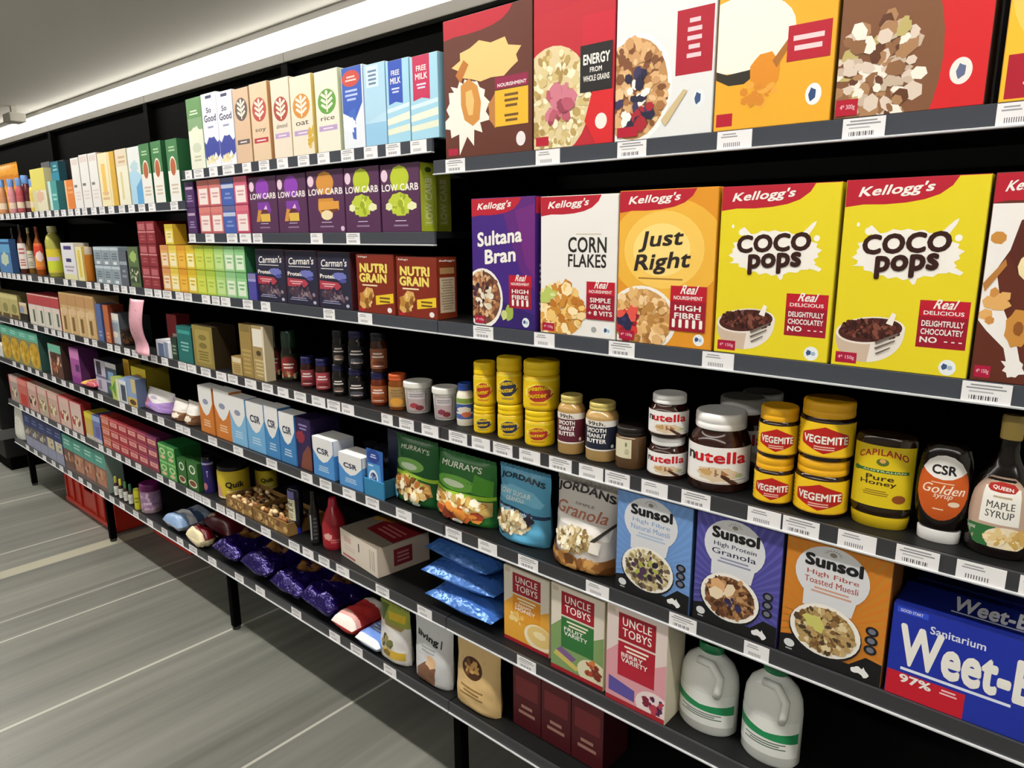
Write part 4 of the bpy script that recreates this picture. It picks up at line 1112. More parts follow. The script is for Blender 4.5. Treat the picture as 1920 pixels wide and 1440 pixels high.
def ribbon(c):
    return [('P', [(0, .3), (1, .36), (1, .27), (0, .22)], '#e3e7d6'), ('P', [(0, .17), (1, .21), (1, .13), (0, .1)], '#dfe4cf'), ('P', [(0, .42), (1, .47), (1, .42), (0, .37)], '#cfe4ec'), ('R', .1, .52, .72, 1, c), ('P', [(.1, .52), (.41, .56), (.72, .52), (.72, .47), (.41, .5), (.1, .47)], c), ('T', 'FREE', .24, .82, .6, .88, WH, dict(b=.02)), ('T', 'MILK', .2, .72, .64, .79, WH, dict(b=.02)), ('L', .2, .6, .62, .68, 2, '#cfd6ea')]


GC = 'slim drink cartons on the highest shelf'
DC = dict(d=.09, group=GC, sb=.004, parts=False)
CAR = 'drink carton'
for x0, x1, yt, art, base, side, lab in (
        (360, 387, 186, M_GW, '#dfe3d2', '#7fa276', 'pale green and white drink carton at the end of the row'),
        (388, 416, 177, SO, '#e9ebf2', '#c9cbda', 'left one of two white and blue soy drink cartons'), (416, 445, 173, SO, '#e9ebf2', '#c9cbda', 'right one of two white and blue soy drink cartons'),
        (446, 475, 168, leaf_logo('#5d4f4a', .72, '', .38, '#5d5350') , '#d3b496', '#b38d66', 'tan drink carton with dark brown oval emblem'),
        (477, 510, 158, leaf_logo('#b5493c', .66, 'soy', .36, '#b0272f'), '#dcc2a2', '#bb8a5c', 'tan drink carton with red oval emblem'),
        (516, 550, 150, leaf_logo('#a5432f', .62, 'almond', .38, '#b29ac4'), '#e2d6c4', '#c9b492', 'cream drink carton with rust oval emblem'),
        (551, 591, 145, leaf_logo('#d08a35', .62, 'oat', .38, '#b29ac4') + [('S', .92, .2, .14, .16, 26, ['#dfc168', '#cba73c'], .07, 5)], '#e6dac6', '#d9bd6a', 'cream drink carton with orange oval emblem'),
        (597, 640, 135, leaf_logo('#5f9a3c', .62, 'rice', .39, '#b29ac4'), '#e3e0cf', '#c3c8a2', 'cream drink carton with green oval emblem'),
        (646, 686, 128, BLUES, '#dfe5ee', '#b7c6dc', 'white drink carton with dark blue and red print'),
        (687, 727, 122, LBL, '#a9cfe6', '#8cb6d2', 'plain pale blue drink carton'),
        (728, 771, 115, ribbon('#2a4fb4'), '#9fcfe4', '#8cb9cf', 'striped blue carton with dark blue ribbon'), (772, 824, 106, ribbon('#bf2b56'), '#9fcfe4', '#8cb9cf', 'striped blue carton with crimson ribbon')):
    box('drink_carton', lab, CAR, x0, x1, yt, 'L1B', art, base, side, top='#e9e9e6', **DC)

# second shelf: purple low carb boxes and little packs
def lowcarb(c, c2, pic):
    return [('P', [(.3, .86), (.34, .95), (.5, .985), (.64, .95), (.7, .86), (.7, .62), (.3, .62)], c), ('E', .5, .8, .24, .17, c), ('P', [(.3, .55), (.7, .55), (.78, .4), (.62, .24), (.4, .24), (.28, .38)], c2), ('E', .1, .84, .09, .09, '#e2c7d8'), ('T', 'LOW CARB', .03, .61, .97, .71, WH, dict(b=.02, sp=.95)), ('L', .3, .155, .7, .175, 1, '#d9cfe0'), ('L', .3, .07, .7, .12, 1, '#8d7795')] + pic


LC_P = lowcarb('#8a3bb0', '#7a36a0', [('P', [(.2, .2), (.3, .42), (.42, .4), (.34, .2)], '#c98d3d'), ('R', .38, .2, .72, .34, '#d9b24a'), ('P', [(.36, .34), (.5, .44), (.74, .36)], '#5a2a1a'), ('P', [(.5, .42), (.6, .5), (.64, .42)], '#e3c0e0')])
LC_O = lowcarb('#cf8f3a', '#c98a34', [('R', .3, .36, .86, .5, '#d7993f'), ('P', [(.34, .36), (.55, .3), (.8, .34), (.84, .38)], '#6b3a18'), ('E', .52, .28, .16, .08, '#e9d7ae'), ('E', .93, .06, .05, .04, '#d9bcd6')])
LC_G = lowcarb('#b4c32c', '#b7c534', [('B', .5, .42, .3, .16, '#b9c83a', 10, 7, .2), ('B', .8, .38, .12, .06, '#e3e6b4', 6, 3, .2), ('B', .2, .38, .09, .06, '#dfe3b0', 6, 4, .2), ('S', .5, .42, .2, .12, 10, ['#d3dd6a', '#95a622'], .06, 8)])
LCB = dict(base='#50284e', side='#47234a', d=.05, group='purple low carb bar boxes', sb=.008, parts=True)
LIME = [('R', 0, 0, 1, 1, '#aab92f'), ('E', .5, .9, .2, .04, '#3a4a1c'), ('R', .2, .08, .8, .82, '#b9c64a'), ('T', 'LOW CARB', .3, .12, .7, .78, '#e3e8b4', dict(vert=1, b=.02))]
box('bar_box', 'low carb bar box with purple emblem, next to the pink packs', 'bar box', 473, 524, 333, 'L2', LC_P, **LCB)
box('bar_box', 'low carb bar box with purple emblem, next to the orange one', 'bar box', 525, 579, 328, 'L2', LC_P, **LCB)
box('bar_box', 'low carb bar box with orange emblem', 'bar box', 581, 649, 321, 'L2', LC_O, **LCB)
box('bar_box', 'low carb bar box with lime emblem, next to the orange one', 'bar box', 650, 715, 315, 'L2', LC_G, **LCB)
box('bar_box', 'low carb bar box with lime emblem and lime side panel', 'bar box', 717, 790, 309, 'L2', LC_G, side_art=LIME, **LCB)
box('bar_box', 'lime low carb box in shade behind the last one', 'bar box', 742, 818, 313, 'L2', LC_G, '#50284e', '#7c8830', d=.05, group='purple low carb bar boxes', sb=.075, side_art=LIME)
PK = lambda c, c2: [('R', .12, .08, .88, .68, '#eadfdc'), ('R', 0, .8, 1, 1, c2), ('L', .2, .3, .8, .55, 2, '#cf9ca0'), ('R', 0, 0, 1, .06, c)]
BK = [('R', 0, .62, 1, .76, '#b7c0d8'), ('R', 0, .82, 1, 1, '#5d5f8a'), ('L', .2, .2, .8, .5, 2, '#7d92c9')]
PP = [('R', .1, .7, .9, .8, '#b7a2c0'), ('L', .15, .2, .85, .5, 3, '#9a86b4')]
row('tea_box', 'small purple box stack', 'tea box', 354, 371, 1, 338, 'L2', [('#4a2c5e', PP, '#34184a')], rows=2, d=.045, group='small boxes on the short shelf', words=['small purple box on short shelf end'])
row('tea_box', 'x', 'tea box', 377, 470, 4, 332, 'L2', [('#c9706e', PK('#b5565c', '#cf7d76'), '#a3405a'), ('#c9706e', PK('#b5565c', '#cf7d76'), '#a3405a'), ('#3f5ba8', BK, '#33488c'), ('#c95c78', PK('#b03f60', '#cf6a7d'), '#9c2f56')], rows=2, d=.1,
    group='small boxes on the short shelf', words=['salmon box beside the purple pair', 'salmon box beside the blue pair', 'small blue box between salmon and pink', 'pink box beside the purple low carb box'])

# ------------------------------------------- middle bay, long shelf at eye level
CAR_ART = [('T', "Carman's", .1, .74, .9, .87, WH, dict(sh=.2, b=.014, rise=.02)), ('R', .1, .7, .8, .712, WH), ('T', 'Protein', .06, .535, .56, .605, WH, dict(b=.025)), ('B', .68, .58, .2, .07, '#6d73bb', 9, 3, .2), ('B', .78, .5, .1, .04, '#4b5098', 6, 3, .3),
           ('P', [(.04, .33), (.04, .49), (.62, .47), (.72, .4), (.6, .33)], '#a8394a'), ('L', .1, .37, .55, .45, 2, '#e2b0b6'), ('S', .5, .22, .45, .09, 40, ['#3f3d58', '#6d5a68', '#8f7f86', '#4f3440', '#2a2840'], .06, 5), ('L', .08, .07, .7, .14, 2, '#8f8fae'), ('E', .88, .06, .05, .03, '#b9b7c9')]
NG = [('T', "Kellogg's", .05, .94, .3, .975, WH, dict(sh=.3, b=.02)), ('T', 'NUTRI', .1, .7, .82, .84, '#ecd96a', dict(b=.045, sp=.95)), ('T', 'GRAIN', .08, .53, .8, .67, '#ecd96a', dict(b=.045, sp=.95)), ('L', .1, .45, .6, .5, 1, '#e9dcb4'), ('P', [(.04, .12), (.08, .28), (.26, .44), (.42, .42), (.46, .3), (.3, .1), (.14, .05)], '#d6a95c'), ('S', .25, .25, .16, .14, 26, ['#b98238', '#e6c68a', '#8a5a24'], .05, 6),
      ('P', [(.5, .14), (.5, .3), (.97, .36), (.97, .2)], '#e6c52a'), ('L', .56, .18, .92, .3, 2, '#6b4a1c'), ('R', .04, .02, .18, .06, '#b0142f'), ('E', .86, .07, .06, .045, '#e9e3e6')]
NGS = [('R', 0, 0, 1, 1, '#7d2f16'), ('T', "Kellogg's", .1, .93, .9, .97, WH, dict(sh=.3, b=.02)), ('R', .12, .74, .88, .84, '#b08a5c'), ('R', .1, .1, .9, .68, '#c9b79a'), ('L', .14, .14, .86, .66, 12, '#9a8468')]
GS = 'dark blue snack bar boxes'
for i, (a, b, yt) in enumerate(((485, 539, 467), (540, 599, 469), (600, 661, 472))):
    box('bar_box', nth(i, 3, 'dark blue snack bar boxes on the middle shelf'), 'bar box', a, b, yt, 'L3', CAR_ART, '#23233a', '#4b2026', d=.06, group=GS, sb=.01, top='#6a3c44')
box('bar_box', 'red brown grain bar box beside the dark blue box', 'bar box', 672, 742, 476, 'L3', NG, '#7d2613', '#6a2010', d=.06, group='red brown grain bar boxes', sb=.006, side_art=NGS)
box('bar_box', 'red brown grain bar box with its pale side panel showing', 'bar box', 746, 822, 481, 'L3', NG, '#7d2613', '#6a2010', d=.06, group='red brown grain bar boxes', sb=.006, side_art=NGS)
TB = lambda c, c2, wh: [('R', .0, .78, 1, 1, c2), ('R', .14, .1, .86, .66, wh), ('L', .2, .3, .8, .6, 2, c2), ('R', 0, 0, 1, .05, c2)]
row('tea_box', 'x', 'tea box', 308, 466, 9, 459, 'L3',
    [('#d9a05a', TB('#d9a05a', '#cf8f5a', '#e9d9c0'), '#b5702f'), ('#e6cf6a', TB('', '#d9c04a', '#efe6c4'), '#c9a52f'), ('#e0a52f', TB('', '#d3962a', '#e6b64a'), '#b87f1f'), ('#dcc23a', TB('', '#cfb02f', '#efe9b4'), '#b89a24'),
     ('#c3cf4a', TB('', '#b0bd3c', '#cdd65a'), '#93a02c'), ('#b9cf52', TB('', '#a3bf44', '#c6d86a'), '#8aa030'), ('#a9cf7a', TB('', '#93bf66', '#bfdc92'), '#7aa04a'), ('#a3cf9a', TB('', '#8abf86', '#dfe9d4'), '#4f8a5a'), ('#8fc98a', TB('', '#78b578', '#dbe8d4'), '#2f6a44')],
    rows=2, d=.12, sb=.004, group='small coloured tea boxes', words=['tan tea box beside the maroon stack', 'cream tea box beside the tan one', 'orange tea box', 'yellow and white tea box', 'lime tea box beside the yellow one', 'lime tea box fifth from the tan one', 'soft green tea box', 'mint and white tea box', 'mint tea box at the end of the row'])
row('tea_box', 'x', 'tea box', 311, 327, 1, 420, 'L3', [('#dfc84a', TB('', '#cbb43a', '#ece2b4'), '#b8962a')], sb=.004, d=.045, zb=DECK['L3'] + .001 + 2 * (z_at(459, x_at(316, D + .004, DECK['L3']), D + .004) - DECK['L3']) / 2, words=['taller yellow box standing on top of the tea boxes'], group='small coloured tea boxes')
row('tea_box', 'x', 'tea box', 467.5, 483, 1, 512, 'L3', [('#4b4798', [('R', 0, .7, 1, .8, '#9a98c9'), ('R', 0, .8, 1, 1, '#7d7aa8')], '#332f7a')], sb=.004, d=.05, words=['small violet box beside the dark blue box'])

# ------------------------------------------------ coffee and spreads, middle bay
row('tea_tin', 'x', 'tin', 336, 364, 1, 610, 'L4', [('#1f6b68', [('R', .1, .8, .9, .9, '#3f9a94'), ('L', .2, .3, .8, .6, 3, '#7fb9b0')], '#134a48')], d=.07, words=['teal tea tin beside the gold box'])
row('coffee_box', 'x', 'coffee box', 366, 404, 1, 608, 'L4', [('#8f7f42', [('R', .14, .1, .86, .9, '#a3924e'), ('E', .5, .72, .2, .07, '#7d6d36'), ('E', .5, .52, .2, .07, '#7d6d36'), ('L', .2, .14, .8, .4, 4, '#75662f')], '#2e2312')], d=.08, words=['gold coffee box with dark side beside the teal tin'])
row('coffee_box', 'x', 'coffee box', 436, 456, 1, 667, 'L4', [('#b59a62', [('R', .1, .7, .9, .95, '#d9cdb0'), ('L', .15, .1, .85, .6, 4, '#8a6d3a')], '#7d6434')], d=.06, sb=.01, words=['small tan coffee box in front of the dark gap'])
row('coffee_box', 'x', 'coffee box', 455, 501, 2, 606, 'L4', [('#9a8048', [('R', .1, .86, .9, 1, '#7d6a3a'), ('L', .1, .05, .9, .55, 6, '#b59c60')], '#6d5830'), ('#a38b58', [('R', .08, .62, .92, .95, '#e3ddd0'), ('E', .5, .5, .2, .05, '#4a3c28'), ('L', .1, .05, .9, .4, 5, '#c9b684'), ('R', .85, 0, 1, 1, '#d9cfb8')], '#b9ab8c')], d=.03, sb=.012, words=['tall gold coffee box beside the small tan one', 'gold coffee box with white window beside the black jar'])


def coffee_lab(c):
    return [('E', .5, .5, .46, .42, '#8f2f33'), ('L', .2, .4, .8, .66, 2, '#e2d3c4'), ('S', .5, .16, .46, .12, 20, ['#c9b08a', '#a3855a', '#6d4a2c'], .08, 3)]


KB = '#17120f'
turned('coffee_jar', 'black coffee jar with red oval label', 'jar', 506, 531, 610, 'L4', [('jar_body', gloss('#1c120c'), [(0, 0), (.95, 0), (1, .05), (1, .62), (.8, .72), (0, .72)]), ('lid', '#121214', [(0, .7201), (.82, .7201), (.84, .74), (.84, .97), (.78, 1), (0, 1)])], coffee_lab(0), '#2a1a12', (.06, .6), 2.6, sb=.045, group='tall dark coffee jars')
turned('coffee_jar', 'dark coffee jar with deep green lid', 'jar', 530, 563, 620, 'L4', [('jar_body', gloss('#1c120c'), [(0, 0), (.95, 0), (1, .05), (1, .58), (.85, .68), (0, .68)]), ('lid', '#1f3a2c', [(0, .6801), (.88, .6801), (.9, .7), (.9, .96), (.82, 1), (0, 1)])], coffee_lab(0), '#23301f', (.06, .56), 2.6, sb=.045, group='tall dark coffee jars')


def jam_lab(c, d):
    return [('R', 0, .0, 1, 1, c), ('L', .2, .52, .8, .84, 2, '#e3d9d6'), ('E', .5, .24, .3, .16, d), ('L', .25, .08, .75, .2, 1, '#dcc9c0')]


def small_jar(lab, x0, x1, yt, lid, c, d, body='#2a0f0c', zb=None, sb=.03, **k):
    return jar('jam_jar', lab, 'jar', x0, x1, yt, 'L4', body, lid, jam_lab(c, d), c, 'jam jars with dark lids', zb=zb, sb=sb, lid_h=.2, lid_r=.93, lv=(.1, .6), arc=2.6, shoulder=.86, seg=24, **k)


small_jar('jam jar with red label, next to the green lidded jar', 566, 594, 668, '#1d1c4e', '#8f3a40', '#6d2028')
small_jar('jam jar with red label, beside the black labelled jar', 594, 623, 672, '#1d1c4e', '#a3424a', '#7a242c')
h = small_jar('lower black labelled jar beside the red labelled jam', 625, 652, 682, '#171738', '#1b1716', '#5a4a44', '#120d0c')
small_jar('upper black labelled jar beside the empty gap', 625, 652, 618, '#12121c', '#201b1a', '#7a6a60', '#120d0c', zb=h)
h = small_jar('lower black labelled jar in the wider stack', 655, 691, 689, '#14143c', '#17151a', '#4a4a54', '#120d0c')
small_jar('upper black labelled jar in the wider stack', 655, 691, 619, '#14143c', '#1a1820', '#4a4a54', '#120d0c', zb=h)
h = small_jar('lower amber marmalade jar with navy lid', 697, 729, 696, '#1b1a44', '#a85a34', '#8a3f1f', '#5a210d')
small_jar('upper amber marmalade jar on the lower one', 696, 729, 622, '#101018', '#8a5236', '#6d341c', '#3a180c', zb=h)
jar('jam_jar', 'amber jar with orange lid beside the white tub', 'jar', 730, 765, 700, 'L4', '#7a3f14', '#c2562a', [('L', .2, .5, .8, .9, 3, '#7d6a52'), ('E', .5, .25, .3, .2, '#d99a3f')], '#a8824a', 'jam jars with dark lids', sb=.03, lid_h=.16, lid_r=.95, lv=(.1, .66), arc=2.6, shoulder=.88, seg=24)
TUB = lambda c: [('R', .04, .03, .96, .97, '#8d8488'), ('R', .08, .06, .92, .94, '#b9a9aa'), ('R', .08, .6, .92, .94, '#cfc9cc'), ('L', .14, .68, .86, .86, 2, '#8d868c'), ('B', .4, .3, .2, .12, c, 6, 3, .2), ('B', .66, .2, .2, .12, '#7d3038', 6, 4, .2)]
for a, b, yt, c, w2 in ((760, 812, 713, '#a8404a', 'beside the orange lidded jar'), (813, 860, 724, '#8a3a52', 'beside the blue lidded jar')):
    jar('spread_tub', 'white spread tub ' + w2, 'tub', a, b, yt, 'L4', '#d9d6d0', '#e9e8e2', TUB(c), '#a89a9c', 'white tubs with square labels', sb=.035, lid_h=.17, lid_r=1.07, lv=(.06, .76), arc=1.75, shoulder=.97, flare=.12, knurl=False, neck=1., body_mat=mat('#d3cfc8', .35))
jar('mayonnaise_jar', 'white mayonnaise jar with blue lid beside yellow jars', 'jar', 857, 890, 717, 'L4', '#e6e2d2', '#27479c', [('R', 0, .4, 1, .75, '#33549c'), ('R', 0, .78, 1, 1, '#7d9a4a'), ('B', .5, .5, .3, .14, '#d9d3c9', 7, 3, .2), ('R', 0, .1, 1, .32, '#4a62a8'), ('E', .6, .3, .2, .12, '#c46a4a')], '#dfdccf', sb=.035, lid_h=.16, lid_r=.8, lv=(.12, .66), arc=2.8, shoulder=.82)

# --------------------------------------------------------- sugar, middle bay
def csr(c, logo=True):
    return [('P', [(0, 1), (1, 1), (1, .68), (.86, .56), (.7, .44), (.5, .38), (.3, .44), (.14, .56), (0, .68)], '#e6e6e6')] + ([('T', 'CSR', .22, .6, .78, .74, '#26324e', dict(b=.03))] if logo else [('E', .5, .68, .2, .06, '#8d93ac')]) + [('L', .2, .14, .8, .3, 3, '#bcd3e6' if c != 'o' else '#ecc9a4')]


GSU = 'paper sugar bags with white tops'
UP = dict(d=.075, sb=.012, group=GSU, wr=.02, sealed=False)
for i, (a, b, yt, base, ar, lab) in enumerate((
        (378, 404, 722, '#c9782f', csr('o', False), 'orange sugar bag beside the brown and white bag'), (407, 437, 729, '#c9782f', csr('o', False), 'orange sugar bag beside the pale blue one'),
        (436, 465, 742, '#7fb5dc', csr('b', False), 'pale blue sugar bag beside the orange one'), (467, 500, 752, '#6fabd9', csr('b'), 'pale blue sugar bag beside the deeper blue one'),
        (501, 527, 760, '#3f82bd', csr('b'), 'deeper blue sugar bag, first of two'), (528, 557, 772, '#3a7cb8', csr('b'), 'deeper blue sugar bag beside the dark purple box'))):
    z = DECK['L5']; Y = D + .012
    X0, X1 = x_at(a, Y, z), x_at(b, Y, z)
    box('sugar_bag', lab, 'sugar bag', a, b, yt, 'L5', ar, base, base, d=.045, sb=.012, group=GSU, top='#ececec', rough=.5)
pouch('sugar_bag', 'lilac and pink sugar bag with white top', 'sugar bag', 281, 333, 727, 'L5', [('P', [(0, 1), (1, 1), (1, .7), (.6, .45), (.45, .42), (.3, .5), (0, .8)], '#e9e6e6'), ('P', [(0, .75), (.3, .5), (.25, 0), (0, 0)], '#d98aa4'), ('E', .42, .68, .12, .08, '#b9a9c4'), ('L', .4, .14, .8, .3, 2, '#c9b4dc')], '#a684c9', d=.08, sb=.02, back='#a684c9', seal='#e9e6e6')
for i, (a, b) in enumerate(((332, 358), (359, 379))):
    pouch('sugar_bag', ('white and brown sugar bag beside the lilac one', 'white and brown sugar bag beside the orange one')[i], 'sugar bag', a, b, 747 + 4 * i, 'L5', [('R', 0, .5, 1, 1, '#e6e2dc'), ('P', [(0, .55), (.5, .2), (1, .5), (1, 0), (0, 0)], '#6d4a32'), ('B', .5, .3, .25, .14, '#d9cfc0', 7, 3, .3)], '#8a6848', d=.07, sb=.012, back='#c9beb0', seal='#e6e2dc', seed=4 + i)
box('chocolate_box', 'dark purple drinking chocolate box beside blue sugar bag', 'box', 559, 587, 781, 'L5', [('B', .3, .62, .3, .12, '#8f2b3c', 8, 3, .3), ('P', [(.2, 0), (.4, .3), (.8, .5), (1, .4), (1, 0)], '#7a4434'), ('L', .2, .76, .8, .9, 2, '#8d7fb0')], '#2d1c4e', '#241640', d=.1, sb=.015, top='#1c1236')
box('sugar_box', 'blue and white sugar box, taller one', 'sugar box', 589, 628, 818, 'L5', csr('b'), '#4d8fd0', '#4d8fd0', d=.07, sb=.008, group='blue and white sugar boxes', top='#e9e9e9', side_art=[('R', 0, .62, 1, 1, '#dfe3e9')])
box('sugar_box', 'blue and white sugar box, shorter one beside the tray', 'sugar box', 637, 681, 848, 'L5', csr('b'), '#4d8fd0', '#4d8fd0', d=.06, sb=.006, group='blue and white sugar boxes', top='#e9e9e9', side_art=[('R', 0, .7, 1, 1, '#dfe3e9')])
t = empty('display_tray')
z = DECK['L5']
X0, X1 = x_at(684, D + .006, z), x_at(720, D + .006, z)
w2 = (X1 - X0) / 2
mesh_obj('tray_back', box_bm(-w2, w2, .084, .088, 0, .16), mat('#1c2442', .5), t)
mesh_obj('tray_side', box_bm(w2 - .003, w2, .004, .084, 0, .05), mat('#1b4a60', .5), t)
mesh_obj('tray_side', box_bm(-w2, -w2 + .003, .004, .084, 0, .05), mat('#1b4a60', .5), t)
mesh_obj('tray_front', box_bm(-w2, w2, 0, .004, 0, .045), mat('#2f7fae', .5), t)
mesh_obj('tray_base', box_bm(-w2, w2, .004, .084, 0, .003), mat('#1b4a60', .5), t)
ms = []
bm = art_bm([('E', .42, .84, .38, .15, '#25408f'), ('L', .2, .8, .64, .9, 2, '#cfd8ee'), ('P', [(.05, .68), (.8, .68), (.9, .1), (.05, .1)], '#4f97d0'), ('E', .4, .34, .28, .2, '#e3e8f0'), ('E', .4, .34, .2, .14, '#2a3f78'), ('S', .4, .34, .14, .1, 10, ['#cfd8e6', '#8d9fc4'], .06, 4), ('L', .1, .6, .4, .66, 1, '#dfe8f2')], 2 * w2 - .012, .12, ms, 4e-5, '#2c5fa8')
bm.transform(Matrix.Translation((-w2 + .006, .005, .006)) @ Matrix.Rotation(math.pi / 2 - .02, 4, 'X'))
mesh_obj('tray_card', bm, ms, t)
settle(t, 'teal display tray with blue card beside the green pouch', 'tray', None, ((X0 + X1) / 2, D + .006, z))
PRODUCTS.append(('L5', X0, X1, 'teal display tray', z))
for i in range(5):
    xx = (X0 + X1) / 2 - .062 - i * .047
    r = empty('drink_cup')
    mesh_obj('cup', add_lathe(bmesh.new(), [(0, 0), (.017, 0), (.02, .05), (.021, .056), (0, .056)], 20), mat('#23252c', .35), r, smooth=.7)
    bm = art_bm([('E', .5, .5, .3, .3, '#5a5d68')], .03, .03, m_ := [], 4e-5, '#33353e')
    bm.transform(Matrix.Translation((-.015, -.0195, .012)) @ Matrix.Rotation(math.pi / 2 - .06, 4, 'X'))
    mesh_obj('cup_label', bm, m_, r)
    settle(r, nth(i, 5, 'dark cups in shade behind the sugar boxes').replace('left of five', 'the left of five'), 'cup', 'dark cups behind the sugar boxes', (xx, D + .19, DECK['L5'] ))

# ------------------------------------------------- baking shelf, middle bay
for i, (a, b) in enumerate(((336, 352), (354, 374))):
    box('baking_box', ('dark green box with white ring beside the green cans', 'dark green box with white ring beside the navy tin')[i], 'baking box', a, b, 858 + 5 * i, 'L6', [('E', .5, .72, .3, .16, '#dfe6d4'), ('E', .5, .72, .2, .11, '#356a2a'), ('E', .45, .2, .4, .14, '#e6dfcf'), ('E', .45, .21, .32, .1, '#7a3f24')], '#2f6a2c', '#1f4a1e', d=.045, sb=.008, group='dark green boxes with white rings', parts=False)
turned('cocoa_tin', 'navy cocoa tin with black lid', 'tin', 383, 407, 855, 'L6', [('tin_body', '#241c5c', [(0, 0), (.98, 0), (1, .01), (1, .9), (0, .9)]), ('lid', '#15151a', [(0, .9001), (1.03, .9001), (1.03, .98), (.98, 1), (0, 1)])], [('R', 0, .9, 1, .96, '#a9a6c9'), ('T', 'T', .44, .5, .56, .7, '#b9b6dc', {}), ('E', .3, .2, .16, .12, '#b5707a')], '#241c5c', (.02, .88), 2.6, sb=.02)
QL = [('P', [(0, 0), (.3, 0), (.26, .4), (.12, .62), (0, .66)], '#cf9a8c'), ('T', 'Quik', .4, .4, .82, .66, '#2b241a', dict(b=.04)), ('L', .4, .2, .8, .32, 2, '#efe6b4'), ('R', 0, .0, 1, .06, '#f0e9c9')]
for a, b, yt, sb, w3 in ((410, 474, 868, .03, 'yellow drink powder tub with black lid'), (480, 524, 872, .16, 'yellow drink powder tub in shade behind')):
    jar('powder_tub', w3, 'tub', a, b, yt, 'L6', '#cdb62c', '#131312', QL, '#d3bd34', 'yellow drink powder tubs', sb=sb, lid_h=.14, lid_r=.97, lv=(.04, .8), arc=2.7, shoulder=.98, knurl=False, neck=.97, body_mat=mat('#cdb62c', .35))
GN = [('S', .5, .5, .5, .45, 60, ['#c9a36a', '#8a5a2c', '#e0c79a', '#5a3a1c', '#a87a42'], .07, 5)]
CK = mat('#8d6a38', .6)
for i, (px0, px1) in enumerate(((425, 474), (476, 541))):
    t = empty('snack_tray')
    Y = D + .008
    z = DECK['L6']
    X0, X1 = x_at(px0, Y, z), x_at(px1, Y, z)
    w2, dd, hh = (X1 - X0) / 2, .13, .042
    bm = box_bm(-w2, w2, 0, .003, 0, hh)
    add_box(bm, -w2, w2, dd - .003, dd, 0, hh); add_box(bm, -w2, -w2 + .003, .003, dd - .003, 0, hh); add_box(bm, w2 - .003, w2, .003, dd - .003, 0, hh); add_box(bm, -w2 + .003, w2 - .003, .003, dd - .003, 0, .003)
    mesh_obj('tray', bm, CK, t)
    ms = []
    bm = art_bm([('R', .04, .1, .96, .9, '#a07c46'), ('S', .5, .5, .44, .34, 40, ['#6d4a24', '#c9a868', '#8a6434'], .05, 7)], 2 * w2 - .002, hh - .004, ms, 5e-5, '#7a5a2e')
    bm.transform(Matrix.Translation((-w2 + .001, -.0003, .002)) @ Matrix.Rotation(math.pi / 2, 4, 'X'))
    mesh_obj('front_print', bm, ms, t)
    bm = bmesh.new()
    r8 = random.Random(30 + i)
    for k in range(46):
        cx, cy = (r8.random() - .5) * (2 * w2 - .03), .015 + r8.random() * (dd - .03)
        q = bmesh.ops.create_icosphere(bm, subdivisions=1, radius=.009 + .005 * r8.random(), matrix=Matrix.Translation((cx, cy, .026 + .012 * r8.random())) @ Matrix.Rotation(r8.random() * 6, 4, 'X') @ Matrix.Diagonal((1.3, .9, .7, 1)))
        for v in q['verts']:
            for f in v.link_faces: f.material_index = k % 4
    add_box(bm, -w2 + .004, w2 - .004, .004, dd - .004, .0035, .028, mi=3)
    tag(mesh_obj('filling', bm, [mat('#c9a36a'), mat('#8a5a2c'), mat('#e0c79a'), mat('#4a3018')], t, smooth=4), kind='stuff')
    settle(t, ('brown open tray of nut snacks under the yellow tub', 'brown open tray of nut snacks beside the dark bottle')[i], 'tray', 'brown open trays of nut snacks', ((X0 + X1) / 2, Y, z))
    PRODUCTS.append(('L6', X0, X1, 'brown snack tray', z))
turned('sauce_bottle', 'upside down dark sauce bottle with cream label and blue cap', 'bottle', 540, 577, 912, 'L6', [('cap', '#1f2a9c', [(0, 0), (.6, 0), (.62, .02), (.62, .13), (0, .13)]), ('bottle_body', gloss('#141226'), [(0, .1301), (.6, .1301), (.8, .2), (.98, .3), (1, .5), (1, .94), (.9, .98), (.7, 1), (0, 1)])],
       [('R', .1, .74, .9, .98, '#6d6aa8'), ('R', .06, .04, .94, .72, '#d9d4b4'), ('T', 'Hot', .24, .5, .74, .64, '#3a3524', dict(b=.03)), ('T', 'choc', .2, .34, .78, .46, '#3a3524', dict(b=.03)), ('L', .2, .1, .8, .28, 3, '#8a8468')], '#1c1a34', (.28, .95), 1.7, sb=.02, sy=.7)
turned('sauce_bottle', 'slim black bottle beside the red bottle', 'bottle', 583, 603, 920, 'L6', [('bottle_body', gloss('#101012'), [(0, 0), (.9, 0), (1, .03), (1, .62), (.6, .78), (.45, .84), (0, .84)]), ('cap', '#141416', [(0, .8401), (.5, .8401), (.5, .98), (.44, 1), (0, 1)])], [('R', .1, .1, .3, .96, '#9a9ca0'), ('L', .4, .1, .9, .9, 6, '#4a4a4e')], '#19191b', (.06, .6), 2., sb=.02)
turned('sauce_bottle', 'red sauce bottle with tapered neck', 'bottle', 606, 652, 932, 'L6', [('bottle_body', mat('#9c1c2a', .2, spec=.55), [(0, 0), (.9, 0), (1, .04), (1, .5), (.86, .62), (.62, .74), (.4, .84), (0, .84)]), ('cap', '#a82436', [(0, .8401), (.42, .8401), (.4, .9), (.3, .99), (0, 1)])], [('P', [(0, .2), (1, .1), (1, .9), (0, .9)], '#a3222f'), ('B', .35, .5, .16, .16, '#e0a8a0', 7, 3, .3), ('L', .4, .2, .8, .4, 2, '#d98a86')], '#93202c', (.06, .5), 2.4, sb=.03)
